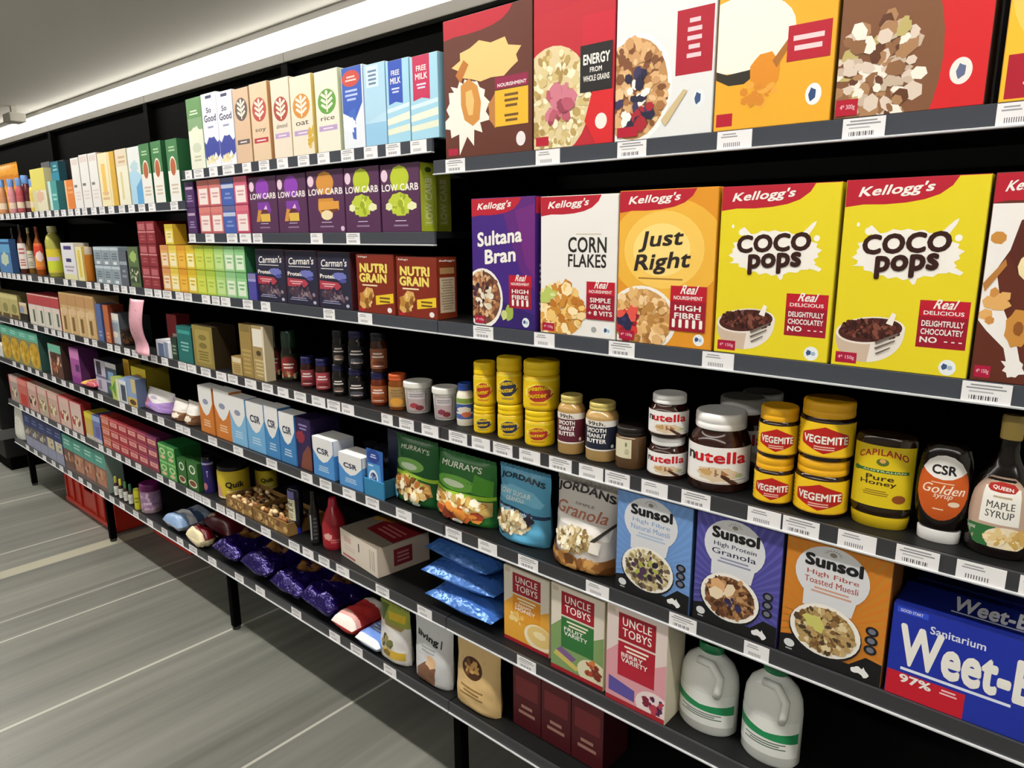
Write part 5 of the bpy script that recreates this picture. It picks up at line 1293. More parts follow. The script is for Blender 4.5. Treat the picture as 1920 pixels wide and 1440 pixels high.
t = build_box('wafer_box', .2, .085, .17, [('R', .1, .6, .3, .8, '#c9a9a2'), ('R', .5, .5, .53, .8, '#3a2f2c'), ('L', .1, .3, .4, .5, 2, '#d3bdb4'), ('R', .8, .15, .83, .85, '#b5a89a'), ('R', .86, .15, .88, .85, '#b5a89a'), ('R', .9, .15, .93, .85, '#b5a89a'), ('R', .05, .05, .4, .14, '#b56a6a')], '#dcd2c4', '#cdbfae', side_art=[('R', .3, .2, .66, .8, '#8a2a34'), ('L', .36, .3, .6, .7, 3, '#c98a8a')],
              top_art=[('R', 0, 0, 1, 1, '#7d7468'), ('P', [(.3, .3), (1, .3), (1, 1), (.2, 1)], '#7a1c26'), ('P', [(.1, .6), (.6, .9), (.55, 1), (0, .7)], '#a8782c'), ('L', .4, .4, .9, .7, 3, '#b5605c')], top='#8a7f72')
X = x_at(626, D + .02, DECK['L6'])
settle(t, 'white and red wafer box lying beside the red bottle', 'box', None, (X + .105, D + .03, DECK['L6']), -.12)
PRODUCTS.append(('L6', X, X + .2, 'lying wafer box', DECK['L6']))

# ------------------------------------------------- lowest shelf, middle bay
PURP = mat('#22105c', .2, .5, 1., 40., spec=.7)
CH = [('E', .5, .55, .3, .2, '#5a3a22'), ('S', .5, .55, .26, .17, 14, ['#8a6230', '#6d4a26', '#3a2414'], .09, 5), ('R', .0, .8, 1, 1, '#1f0c58'), ('L', .2, .3, .7, .36, 1, '#6d50b8')]
for i, (px, lab) in enumerate(((418, 'shiny purple bag beside the red and cream bags'), (473, 'second shiny purple bag of the heap'), (530, 'third shiny purple bag of the heap'), (588, 'shiny purple bag beside the red and white bag'))):
    lying_bag('chocolate_bag', lab, 'bag', px, 'L7', .156, .2, .07 + .01 * (i % 2), CH, PURP, rot=0., group='shiny purple bags on the lowest shelf', seed=40 + i, seal='#4a28a8', sb=.0, wr=.13, material=PURP)
REDM = foil('#b32a2c', .5)
lying_bag('flour_bag', 'red and white bag beside the shiny purple bags', 'bag', 640, 'L7', .1, .15, .06, [('R', 0, 0, 1, .12, '#ece2dc'), ('P', [(0, .12), (1, .12), (1, .22), (0, .3)], '#e9b0a8'), ('R', 0, .7, 1, 1, '#e9e2dc')], '#c23a38', rot=.0, tilt=.0, seed=51, seal='#efe8e4', material=REDM, sb=.0)
lying_bag('nut_bag', 'pale bag with green print behind the red bag', 'bag', 690, 'L7', .16, .12, .1, [('B', .5, .5, .26, .2, '#2f7a4c', 8, 3, .3), ('R', 0, .8, 1, 1, '#5a2a34')], '#8d8d7d', rot=0., seed=52, sb=.215, back='#8d8d7d')
lying_bag('flour_bag', 'small blue and white bag on the shelf edge', 'bag', 686, 'L7', .1, .12, .045, [('R', 0, .75, 1, 1, '#dfe6f2'), ('L', .2, .3, .8, .6, 3, '#dfe6f6'), ('R', 0, 0, 1, .1, '#efefef')], '#6d8fd6', rot=0., seed=53, back='#b4c2dc', sb=.0)
# ------------------------------------------------------- distant bays
GCF = 'slim cartons on the distant top shelf'
PL = lambda c, c2: [('R', .12, .42, .5, .47, c), ('L', .15, .15, .85, .35, 3, c2), ('R', .1, .86, .9, .97, c2)]
ALM = [('R', 0, .5, 1, 1, '#3f7a48'), ('E', .5, .56, .3, .17, '#e9e3d6'), ('E', .5, .56, .24, .14, '#b0603a'), ('L', .15, .8, .85, .9, 2, '#a9c9a2'), ('L', .15, .12, .85, .3, 3, '#c9b9a2')]
MK = lambda lab, x0, x1, yt, art, base, side, sb=.006, d=.03, **k: box('drink_carton', lab, CAR, x0, x1, yt, 'FT', art, base, side, d=d, group=GCF, sb=sb, parts=False, small=True, eps=1e-4, **k)
MK('yellow and cream carton beside the small bottles', 66, 92, 318, [('R', 0, .5, 1, 1, '#d9cf6a'), ('B', .5, .35, .3, .14, '#d9b49a', 6, 3, .3), ('R', 0, 0, .3, .5, '#cfc9a0')], '#ddd8bd', '#b9b48a', .03)
MK('grey carton with white top beside the yellow carton', 89, 105, 305, [('R', .1, .66, .9, .84, '#d3d3d6'), ('R', 0, 0, 1, .5, '#6fa3a2')], '#55565c', '#3a3b40', .07)
MK('pale teal small carton in front of the grey one', 96, 112, 340, [('R', 0, 0, .3, 1, '#bfdcd8'), ('L', .4, .3, .9, .6, 2, '#9cc9c6')], '#4b9a98', '#2f6a6d', .006)
MK('tall teal carton beside the dark one', 106, 120, 304, [('R', 0, .5, 1, .78, '#2f86a0'), ('R', 0, .0, 1, .4, '#1c2a33'), ('L', .2, .8, .9, .95, 2, '#7fbcc0')], '#1f6a7c', '#123f4a', .035)
MK('dark carton with white neck behind the orange box', 115, 131, 302, [('R', .2, .64, .9, .78, '#d9d9dc'), ('R', 0, .1, 1, .5, '#2a2a2e')], '#3c3d44', '#232327', .07)
MK('short orange box on the top shelf', 127, 143, 338, [('R', 0, .0, .2, 1, '#e9b98a'), ('L', .3, .5, .9, .8, 2, '#e6a46c')], '#d97f3c', '#8a3f1c')
W3 = ['plain white carton beside the orange box', 'second plain white carton', 'third plain white carton, beside the cream ones']
for i, (a, b, yt) in enumerate(((143, 158, 297), (159, 175, 291), (176, 192, 288))):
    MK(W3[i], a, b, yt, PL('#77726e', '#d9cdc9'), '#e3e2e0', '#a8a29a')
MK('cream carton with orange print beside the white ones', 193, 211, 288, [('R', .3, .2, .7, .8, '#e6c06a'), ('L', .1, .1, .9, .3, 2, '#d9b48a')], '#eadfb8', '#c9a04a', d=.06)
MK('gold carton beside the cream one', 211, 224, 285, [('R', 0, 0, .3, 1, '#e9d9a8')], '#d3a842', '#b08530')
MK('cream carton with tan top beside the gold one', 226, 247, 281, [('R', 0, .7, 1, 1, '#ded2bc'), ('R', .3, .1, .5, .6, '#d9cf9a'), ('L', .2, .74, .9, .9, 2, '#c9a982')], '#e6e3d0', '#c4bfa2')
MK('white and sky blue carton beside the green ones', 249, 271, 277, [('P', [(0, .55), (.4, .65), (1, .5), (1, 0), (0, 0)], '#a9cfe6'), ('P', [(.5, .3), (1, .45), (1, 0), (.5, 0)], '#5fa3d6'), ('B', .5, .66, .3, .1, '#b4cfd9', 7, 3, .4)], '#dfe3e3', '#b9c4c9')
for i, (a, b, yt) in enumerate(((271, 290, 271), (293, 312, 266), (321, 342, 262))):
    MK(nth(i, 3, 'green and white almond cartons'), a, b, yt, ALM, '#e6e6e2', '#1f5230', d=.075)

# drink bottles with blue caps
BOT = lambda c: [('bottle_body', gloss(c), [(0, 0), (.9, 0), (1, .05), (1, .6), (.9, .7), (.74, .76), (.7, .78), (0, .78)]), ('cap', '#6f96cf', [(0, .7801), (.82, .7801), (.82, .97), (.75, 1), (0, 1)])]
for i, (a, b, yt, c, cl) in enumerate(((2, 18, 337, '#c98a5c', 'peach'), (20, 35, 336, '#cf8a92', 'pink'), (35, 50, 334, '#b5525a', 'red'), (46, 64, 329, '#6d3038', 'dark red'), (60, 77, 336, '#d3bd5a', 'yellow'))):
    turned('drink_bottle', cl + ' drink bottle with pale cap on top shelf', 'bottle', a, b, yt, 'FT', BOT(c), [('R', 0, .2, 1, .6, '#e0cdb4'), ('R', 0, .66, 1, .9, c)], c, (.06, .5), 2.4, group='small drink bottles on the distant top shelf', seg=16, sb=.03 + .03 * (i == 3))
z = DECK['FT']
bgm = foil('#c98a26', .4)
pouch('snack_bag', 'golden bag leaning behind the small drink bottles', 'bag', -10, 46, 312, 'FT', [('R', 0, .6, 1, .8, '#b5701c'), ('B', .5, .4, .3, .2, '#dca23c', 8, 3, .3)], '#c98a26', d=.09, sb=.14, seed=61, material=bgm, seal='#c98a26', nx=10, ny=12)

# sauces and oils
def bot(lab, x0, x1, yt, body, cap, lab_ops, base, lv=(.1, .55), sb=.02, neck=.35, shape='tall', name='sauce_bottle', **k):
    pts = [(0, 0), (.92, 0), (1, .03), (1, .56), (.85, .66), (neck, .8), (neck, .88), (0, .88)] if shape == 'tall' else [(0, 0), (.92, 0), (1, .04), (1, .7), (.8, .8), (neck, .86), (neck, .88), (0, .88)]
    turned(name, lab, 'bottle', x0, x1, yt, 'L3', [('bottle_body', gloss(body), pts), ('cap', cap, [(0, .8801), (neck * 1.15, .8801), (neck * 1.15, .985), (neck, 1), (0, 1)])], lab_ops, base, lv, 2.5, sb=sb, seg=20, **k)


LB = lambda c: [('L', .2, .55, .8, .85, 2, c), ('L', .2, .1, .8, .4, 3, c)]
row('stock_pack', 'x', 'pack', 2, 25, 1, 448, 'L3', [('#4f7db0', [('R', 0, .6, 1, 1, '#5f9fc9'), ('B', .5, .4, .3, .2, '#b9c9b0', 6, 3, .3), ('R', 0, .85, 1, .92, '#2a4a7a')], '#2a4670')], words=['blue pack at the distant end of the bottles'], d=.03)
bot('dark bottle with black cap at the end of the sauces', 26, 42, 428, '#1f1a1c', '#101012', LB('#8a7a7a'), '#b9a9ac', (.1, .5), sb=.045)
bot('brown sauce bottle with big white label', 40, 58, 421, '#4a1f14', '#15120f', LB('#b5605c'), '#dfd6d2', (.1, .62), name='sauce_bottle')
bot('amber oil bottle beside the orange one', 56, 71, 427, '#7a5a24', '#c9b98a', LB('#8a8a6a'), '#cfc9b9', (.12, .5), sb=.05, name='oil_bottle')
bot('orange sauce bottle with brown top', 70, 90, 425, '#8a4414', '#6d2f12', [('R', 0, .5, 1, .9, '#c9402a'), ('R', 0, .1, 1, .5, '#dc8a3a'), ('B', .6, .5, .3, .2, '#e9d0d0', 7, 3, .2)], '#d3652f', (.12, .66))
bot('squat yellow green oil bottle beside the orange one', 93, 126, 424, '#a3a04a', '#b5b27a', [('R', 0, .55, 1, 1, '#d6c23a'), ('R', 0, .1, 1, .5, '#c3cf3a'), ('R', .1, .5, .8, .66, '#cdb9dc')], '#cfc23c', (.08, .55), shape='squat', neck=.5, name='oil_bottle')
row('stock_box', 'x', 'box', 122, 146, 1, 455, 'L3', [('#dcdbe2', [('R', .2, .82, .8, .92, '#4a3f7a'), ('R', .3, .48, .7, .58, '#3a3a6a'), ('L', .1, .2, .9, .4, 2, '#a39ab0'), ('R', 0, 0, 1, .15, '#d9d6a8')], '#cfcabc')], words=['white box with purple print beside the oil bottle'])
row('stock_box', 'x', 'box', 148.5, 160, 1, 462, 'L3', [('#e3dcae', [('R', .3, .1, .7, .9, '#d9c04a')], '#c9b05a')], words=['slim cream and yellow box beside the amber jar'], d=.03)
turned('honey_jar', 'square amber jar with pale lid beside grey packs', 'jar', 164, 181, 463, 'L3', [('jar_body', gloss('#a8641a'), [(0, 0), (.95, 0), (1, .03), (1, .72), (.9, .78), (0, .78)]), ('lid', '#b5a692', [(0, .7801), (.92, .7801), (.92, .98), (.85, 1), (0, 1)])], seg=20)
GP = lambda: [('R', 0, .82, 1, .98, '#b9c6cf'), ('L', .15, .3, .85, .7, 3, '#5f6d78'), ('R', .3, .05, .7, .2, '#d9dfe2')]
row('gelatine_pack', 'pale grey packs stacked two high', 'pack', 182, 229, 3, 462, 'L3', [('#8f9ca6', GP(), '#77848e')], rows=2, d=.09, group='pale grey packs')
row('gelatine_pack', 'x', 'pack', 229, 243, 1, 470, 'L3', [('#5c626d', [('R', 0, .6, 1, .7, '#9aa3ae'), ('L', .2, .2, .8, .5, 2, '#8d96a2')], '#2a2d33')], words=['darker grey pack beside the pale grey ones'], d=.09)
row('herb_box', 'x', 'box', 246, 266, 1, 462, 'L3', [('#5a6d48', [('B', .5, .75, .3, .14, '#9ab56a', 7, 3, .3), ('R', .1, .1, .9, .5, '#3c4a38'), ('S', .5, .3, .4, .16, 12, ['#8a9a72', '#c9cfb0'], .08, 4)], '#232a20')], words=['dark green herb box beside the maroon stack'], d=.09)
MR = lambda: [('R', .12, .62, .88, .9, '#b5646a'), ('R', 0, .5, 1, .56, '#c98a8a'), ('L', .2, .14, .8, .4, 2, '#a85a5e')]
row('tea_box', 'maroon tea boxes stacked high', 'tea box', 270, 302, 2, 415, 'L3', [('#8a2f38', MR(), '#5f1219')], rows=3, d=.12, sb=.004, group='maroon tea boxes stacked high')

# shelf of tan boxes
k4 = 'L4'
row('biscuit_pack', 'olive cream biscuit packs', 'pack', -24, 38, 4, 543, k4, [('#b9ad74', [('R', 0, .8, 1, .95, '#cfc68a'), ('E', .5, .4, .3, .2, '#8a8650'), ('R', .1, .0, .9, .15, '#5f4a2a')], '#7a7048')], d=.09, sb=.02, group='olive cream packs at the distant end')
row('biscuit_pack', 'x', 'pack', 40, 54, 1, 566, k4, [('#c4b08a', [('R', 0, .85, 1, 1, '#dccfae'), ('R', .0, 0, 1, .4, '#1c1814'), ('B', .3, .6, .3, .2, '#8d93b4', 6, 3, .3)], '#2a2018')], words=['cream pack with dark lower half beside red topped boxes'], d=.06, sb=.02)
row('cracker_box', 'red topped white cracker boxes', 'cracker box', 58, 117, 4, 549, k4, [('#d3cfc4', [('R', 0, .66, 1, .97, '#b5484c'), ('R', .55, .1, .8, .5, '#5a6a5a'), ('L', .1, .5, .9, .62, 1, '#e9c9c4')], '#8f2a30')], d=.1, group='red topped white cracker boxes')
row('cracker_box', 'tan cracker boxes', 'cracker box', 119, 184, 4, 547, k4, [('#c9a878', [('R', 0, .7, 1, .96, '#b98f60'), ('R', .3, .08, .6, .42, '#7d6038'), ('B', .5, .55, .36, .1, '#d9b994', 6, 3, .3), ('R', 0, 0, .2, .6, '#dcc79a')], '#a3855a')], d=.1, group='tan cracker boxes')
row('cracker_box', 'x', 'cracker box', 185, 196, 1, 569, k4, [('#54699c', [('L', .2, .1, .8, .3, 2, '#9ca6c4')], '#3a4a78')], words=['slim blue box beside the tan ones'], sb=.01)
row('cracker_box', 'x', 'cracker box', 200, 210, 1, 571, k4, [('#b5663c', [('L', .2, .1, .8, .3, 2, '#d9a48a')], '#6d2c18')], words=['slim orange box beside the blue one'], sb=.01)
row('cracker_box', 'x', 'cracker box', 212, 228, 1, 586, k4, [('#b9bdc4', [('R', 0, .78, 1, 1, '#e3dfd6'), ('R', 0, .4, .9, .7, '#8a98a8'), ('E', .4, .3, .3, .1, '#e9d9c9')], '#4a4e55')], words=['white and grey box behind the dark cup'], sb=.02)
row('cracker_box', 'x', 'cracker box', 224, 258, 1, 588, k4, [('#49525c', [('R', 0, .8, 1, .96, '#cfcfcf'), ('R', .1, .52, .8, .66, '#9fb0c4'), ('R', 0, .0, 1, .2, '#20262c')], '#23282e')], words=['slate box with white band behind the dark cup'], sb=.07)
turned('noodle_cup', 'dark brown cup in front of the slate box', 'cup', 228, 258, 617, k4, [('cup', '#2a1a12', [(0, 0), (.78, 0), (.8, .02), (1, .95), (1.04, .97), (1.04, 1), (0, 1)])], [('S', .5, .5, .5, .4, 40, ['#4a2c1c', '#6d4428', '#1a100c'], .07, 4)], '#241610', (.1, .85), 2.6, sb=.01, seg=20, rad=lambda t: .82 + .17 * t)
# pink strip pack hanging in a bow from the shelf above
bm = bmesh.new()
z1, z0 = LIPS['L3'] - .012, DECK['L4'] + .004
xa = x_at(271, D, (z0 + z1) / 2)
n = 18
pr = []
for i in range(n + 1):
    t = i / n
    z = z1 + (z0 - z1) * t
    y = -.014 - .02 * math.sin(math.pi * min(1, t * 1.1)) + (.03 * max(0, t - .8) * -3)
    x = .012 * math.sin(t * 5) + .05 * t * t * t
    hw = .06 - .012 * math.sin(math.pi * t) * .4
    pr.append([bm.verts.new((x - hw, y, z - z0)), bm.verts.new((x - hw * .4, y - .008, z - z0)), bm.verts.new((x + hw * .4, y - .008, z - z0)), bm.verts.new((x + hw, y, z - z0))])
for a, b in zip(pr, pr[1:]):
    for j in range(3):
        f = bm.faces.new((a[j], a[j + 1], b[j + 1], b[j]))
so = mesh_obj('hanging_strip', bm, [mat('#cf9aa8', .3, spec=.5)], smooth=4)
for p in so.data.polygons:
    pass
md = so.modifiers.new('thick', 'SOLIDIFY'); md.thickness = .003
so.location = (xa, D + .0, z0)
tag(so, 'long pink strip pack hanging from the shelf front', 'hanging pack')
row('tea_box', 'x', 'tea box', 295, 309, 1, 636, k4, [('#5f6f92', [('R', 0, .82, 1, 1, '#dcdde2'), ('R', 0, 0, .25, 1, '#d3d6de')], '#cfd2da'), ], words=['small blue and white box beside the pink strip'], d=.05)
row('tea_box', 'x', 'tea box', 310, 322, 1, 641, k4, [('#7d8bab', [('R', .6, 0, 1, 1, '#dcdde2')], '#e0e0e4')], words=['small pale blue box next to the green one'], d=.05)
zt = row('tea_tin', 'x', 'tin', 323, 335, 1, 632, k4, [('#22382c', [('L', .2, .2, .8, .7, 3, '#8aa08a')], '#14241c')], words=['dark green tin beside the teal one'], d=.05, sb=.01)
row('tea_box', 'x', 'tea box', 318, 337, 1, 588, k4, [('#a82f3a', [('R', 0, .0, 1, .2, '#e3dcd2'), ('R', .5, .3, 1, .5, '#e9e2da')], '#5f161e')], words=['red and white box behind the green tin'], d=.05, sb=.08)

# shelf of teal and yellow boxes
k5 = 'L5'
row('pasta_box', 'x', 'box', -12, 7, 1, 643, k5, [('#d9d8d2', [('L', .2, .3, .8, .6, 3, '#b9b6ac')], '#c9c6bc')], words=['plain white pack at the very end of the row'], sb=.004)
TE = [('R', 0, .74, 1, 1, '#5fae98'), ('L', .1, .8, .8, .92, 2, '#a3d3c2'), ('E', .5, .36, .5, .34, '#c9a02e'), ('S', .5, .36, .4, .26, 10, ['#d9bd5a', '#a88420', '#b5a04a'], .1, 4)]
row('pasta_box', 'teal topped boxes with yellow picture', 'pasta box', 8, 79, 4, 607, k5, [('#8a8a5c', TE, '#2f4f48')], d=.09, group='teal topped boxes with yellow picture')
row('pasta_box', 'x', 'pasta box', 97, 121, 1, 643, k5, [('#5a3a30', [('R', 0, .76, 1, 1, '#6fb5a0'), ('S', .5, .4, .4, .3, 24, ['#8a4a34', '#b5704a', '#3a2018', '#d9b094'], .09, 4), ('R', 0, 0, .1, .8, '#cfc4bc')], '#3a2622')], words=['teal topped box with brown picture beside the purple box'], d=.09)
row('pasta_box', 'x', 'box', 137, 155, 1, 650, k5, [('#a3559a', [('R', 0, .7, 1, .95, '#c97fb9'), ('R', .5, .35, .9, .55, '#5a2a66'), ('R', 0, .0, 1, .2, '#8a2f8a')], '#4a1f52')], words=['tall magenta box beside the brown pictured one'], d=.08, sb=.015)
lying_bag('sauce_sachet', 'red and yellow sachet lying beside the magenta box', 'sachet', 160, k5, .13, .09, .03, [('R', 0, 0, .4, 1, '#c9a03a'), ('R', .6, .2, 1, .8, '#c97a80'), ('P', [(.3, .3), (.6, .9), (.7, .8), (.4, .2)], '#e0cfa0')], '#a8404c', seed=71, back='#8f2f3c', sb=0., rot=.1)
row('noodle_box', 'x', 'box', 183, 224, 2, 672, k5, [('#bdb9cc', [('R', .15, .52, .6, .95, '#3a3444'), ('R', .2, .05, .5, .35, '#8a7a92'), ('R', 0, .42, 1, .5, '#6d6a8a')], '#20202a'), ('#4a5a6d', [('R', 0, .84, 1, 1, '#cfcfd6'), ('R', .2, .45, .7, .72, '#7d9cc0'), ('R', 0, .36, 1, .43, '#b0b4c0'), ('B', .5, .18, .3, .12, '#6f9a3c', 7, 3, .3)], '#1c232c')], words=['lilac box with dark window beside the slate one', 'slate box with white top beside the lilac one'], d=.08, sb=.03)
row('noodle_box', 'x', 'box', 212, 241, 2, 706, k5, [('#b4c468', [('P', [(0, .5), (.6, .9), (.5, .1)], '#5f9a3a'), ('R', .7, 0, 1, 1, '#dfe0c0')], '#8a9a4a'), ('#c9cfd6', [('R', .25, .1, .85, .8, '#3f4a5a'), ('R', 0, .85, 1, 1, '#e3e3e6')], '#7a9ac9')], words=['small lime box in front of the slate one', 'small white box with dark window beside the lime one'], d=.04, sb=.002)
row('spice_box', 'x', 'box', 238, 259, 1, 706, k5, [('#8aa0c4', [('R', 0, 0, 1, .3, '#d3b95a'), ('E', .6, .14, .3, .1, '#5a3a20'), ('R', .6, .5, 1, 1, '#c9b98a')], '#5a6a8a')], words=['small blue box with yellow foot before the yellow boxes'], d=.04, sb=.004)
row('spice_box', 'x', 'box', 238, 249, 1, 672, k5, [('#c9a02f', [('R', .1, .5, .9, .92, '#a87f20'), ('L', .2, .1, .8, .4, 2, '#e0c46a')], '#8a6a1a')], words=['golden box behind the small blue one'], d=.05, sb=.06)
row('spice_box', 'x', 'box', 252, 280, 1, 686, k5, [('#dcc42c', [('E', .5, .62, .4, .2, '#a8701c'), ('E', .5, .62, .24, .12, '#dcb43a'), ('R', 0, .1, 1, .3, '#cfa83c'), ('E', .5, .16, .26, .1, '#8a5a24')], '#8a7a1c')], words=['yellow box with ring print beside the lilac bag'], d=.09, sb=.05)

# shelf of pale pink boxes and small red boxes
k6 = 'L6'
PKB = lambda c, d: [('R', 0, .78, 1, .98, '#d9b9b0'), ('E', .5, .38, .36, .18, c), ('S', .5, .38, .26, .14, 8, [d, '#e3d2b9'], .1, 4), ('R', 0, .0, .12, 1, '#b5605c')]
row('cake_mix_box', 'x', 'cake mix box', 22, 158, 7, 702, k6, [('#a89a92', PKB('#6d625c', '#8a7a6d'), '#8a7a72'), ('#c4685e', [('R', .2, .02, .9, .45, '#b8352c'), ('R', 0, .8, 1, 1, '#d98a80')], '#a3302c'), ('#c9a398', PKB('#6d3a2c', '#5a2f24'), '#b08a80'), ('#bfae98', PKB('#7a7a4a', '#9a8a5a'), '#a39282'), ('#c9a89a', PKB('#a8906a', '#8a8a50'), '#b09080'), ('#d3b8ae', PKB('#7a4a34', '#b5484c'), '#b54a4c'), ('#d6c0b8', PKB('#8a5a40', '#b5484c'), '#8a1f24')],
    words=['greyish cake mix box at the end of the pink row', 'red cake mix box in the pink row', 'pink cake mix box with brown picture, next to the red one', 'beige cake mix box in the middle of the pink row', 'pink and tan cake mix box beside the beige one', 'pink striped cake mix box, second from the yellow pack', 'pink striped cake mix box nearest the yellow pack'], d=.045, group='pale pink cake mix boxes')
row('jelly_box', 'x', 'box', 163, 193, 2, 771, k6, [('#c9b03a', [('R', 0, .8, 1, 1, '#d9cc3a'), ('R', .2, .2, .8, .6, '#c9a86a'), ('R', 0, 0, 1, .16, '#c9c0b0')], '#8a7a24'), ('#6d78b0', [('R', 0, .8, 1, 1, '#9ab0d9'), ('R', .3, .2, .8, .6, '#5a5a9a'), ('R', 0, 0, 1, .14, '#c4bcc4')], '#3a3a6a')], words=['yellow pack between pink boxes and red stack', 'blue pack beside the stack of small red boxes'], d=.08)
JB = lambda c: [('R', .12, .3, .88, .72, '#d9a29a'), ('R', 0, .82, 1, 1, c), ('L', .2, .4, .8, .62, 2, '#b5484c')]
row('jelly_box', 'small red jelly boxes', 'jelly box', 195, 300, 6, 778, k6, [('#b5553a', JB('#cf8a6a'), '#8a2a24'), ('#a8323c', JB('#cf6a6a'), '#7a1c24'), ('#a82c3c', JB('#c95a66'), '#7a1a24'), ('#9c2c3c', JB('#c4606a'), '#6d1824'), ('#96303f', JB('#b54a6a'), '#5f1830'), ('#8a3448', JB('#8a3a6a'), '#4a1838')], rows=3, d=.06, group='stack of small red jelly boxes')
GC2 = lambda: [('R', 0, .86, 1, 1, '#8ac97a'), ('E', .5, .56, .36, .2, '#c9dca8'), ('E', .5, .56, .22, .12, '#4fa04a'), ('B', .5, .2, .3, .12, '#d9b99a', 6, 3, .3)]
row('jelly_box', 'bright green jelly boxes', 'jelly box', 302, 333, 2, 829, k6, [('#4fa04f', GC2(), '#1c5a2a')], rows=2, d=.1, sb=.004, group='bright green jelly boxes')

# lowest shelf
k7 = 'L7'
pouch('flour_bag', 'white flour bag at the end of the lowest shelf', 'flour bag', 36, 49, 754, k7, [('L', .2, .4, .8, .7, 3, '#bdbdb4'), ('R', 0, .88, 1, .94, '#c4c4ba')], '#d3d3cb', d=.05, sb=.002, back='#c4c4bc', seal='#d3d3cb', seed=81, nx=8, ny=10)
BB = lambda c: [('R', 0, .62, 1, 1, '#2c3768'), ('L', .1, .74, .9, .92, 2, '#5f6d9c'), ('R', .1, .32, .9, .62, c), ('R', 0, 0, 1, .3, '#8f93ac'), ('S', .5, .46, .36, .1, 8, ['#c9c0a8', '#6d6458'], .1, 3)]
row('cereal_bar_box', 'dark blue topped boxes on the lowest shelf', 'box', 51, 123, 5, 772, k7, [('#6a6f8a', BB('#5a5450'), '#232a50'), ('#6a6f8a', BB('#625a52'), '#232a50'), ('#6a6f8a', BB('#5a5048'), '#232a50'), ('#6a6f8a', BB('#c9bd94'), '#232a50'), ('#6a6f8a', BB('#cfc6b0'), '#1c2a5a')], d=.09, group='dark blue topped boxes on the lowest shelf')
TB2 = lambda c: [('R', 0, .6, 1, 1, '#4f9a8a'), ('L', .1, .72, .8, .9, 2, '#a3cfc2'), ('R', .1, .12, .9, .56, c), ('S', .5, .34, .4, .16, 8, ['#a3684a', '#c99a78', '#6d4436'], .12, 3), ('R', 0, 0, 1, .1, '#6d5a56')]
row('cereal_bar_box', 'teal topped boxes on the lowest shelf', 'box', 124, 205, 4, 812, k7, [('#5a4a46', TB2('#6d4a40'), '#2a5048'), ('#7a5a4c', TB2('#b58068'), '#2a5048'), ('#7a5a4c', TB2('#a86f58'), '#2a5048'), ('#7a5a4c', TB2('#b07a62'), '#7d928a')], d=.07, group='teal topped boxes on the lowest shelf')
for i, (a, b, yt, c) in enumerate(((215, 225, 893, '#a8a04a'), (224, 234, 898, '#c9b93a'), (233, 243, 903, '#4a7a4a'), (242, 253, 908, '#2f5a48'))):
    turned('essence_bottle', nth(i, 4, 'small white labelled bottles on lowest shelf').replace('from left of', 'of the'), 'bottle', a, b, yt, k7, [('bottle_body', gloss('#3a2a24'), [(0, 0), (.95, 0), (1, .03), (1, .55), (.5, .68), (0, .68)]), ('cap', c, [(0, .6801), (.6, .6801), (.6, .97), (.5, 1), (0, 1)])], [('L', .2, .3, .8, .7, 2, '#b9b9b0')], '#d9d9d2', (.05, .52), 2.8, group='small white labelled bottles', seg=14, sb=.012)
turned('syrup_tin', 'small lime yellow tin beside the pink tub', 'tin', 253, 267, 916, k7, [('tin_body', '#b9b52c', [(0, 0), (1, 0), (1, .94), (0, .94)]), ('lid', '#8a8a3a', [(0, .9401), (.96, .9401), (.96, 1), (0, 1)])], [('L', .2, .3, .8, .7, 2, '#7d7a1c')], '#bcb82f', (.05, .9), 2.6, seg=16, sb=.006)
jar('marshmallow_tub', 'pink tub with purple lid beside the lime tin', 'tub', 265, 309, 904, k7, '#9a7a94', '#5c1450', [('S', .5, .5, .5, .45, 40, ['#b592ae', '#8a6d9c', '#c9a3b0', '#a08ab5'], .08, 4), ('R', 0, .0, 1, .14, '#8a7a80'), ('R', .3, .4, .6, .52, '#cfb9c9')], '#94789a', None, sb=.01, lid_h=.24, lid_r=1.01, lv=(.04, .72), arc=2.8, shoulder=.98, knurl=False, neck=1., seg=28)
lying_bag('chip_bag', 'silver and blue bag lying beside the pink tub', 'bag', 320, k7, .14, .15, .06, [('R', 0, 0, 1, .3, '#7d98bc'), ('R', 0, .3, 1, .5, '#dfe3ea'), ('P', [(0, .5), (1, .7), (1, .5)], '#3a4a6a')], '#9aa8bc', seed=91, material=foil('#a3aebc', .6), sb=0., wr=.09)
lying_bag('chip_bag', 'cream fronted bag beside the silver and blue one', 'bag', 362, k7, .12, .06, .065, [('R', 0, 0, 1, .3, '#e3d6b0'), ('R', 0, .3, 1, 1, '#5f1018')], '#5f1018', seed=92, material=mat('#d9cba6', .4, 0, .4, 30.), sb=-.006, wr=.08)
lying_bag('chip_bag', 'maroon bag lying behind the cream fronted one', 'bag', 404, k7, .2, .2, .09, [('E', .5, .55, .2, .12, '#9a5a60'), ('B', .2, .1, .12, .06, '#b5a48a', 6, 3, .3)], '#4a0c14', seed=93, material=foil('#4a0c14', .5), sb=.075, wr=.07)

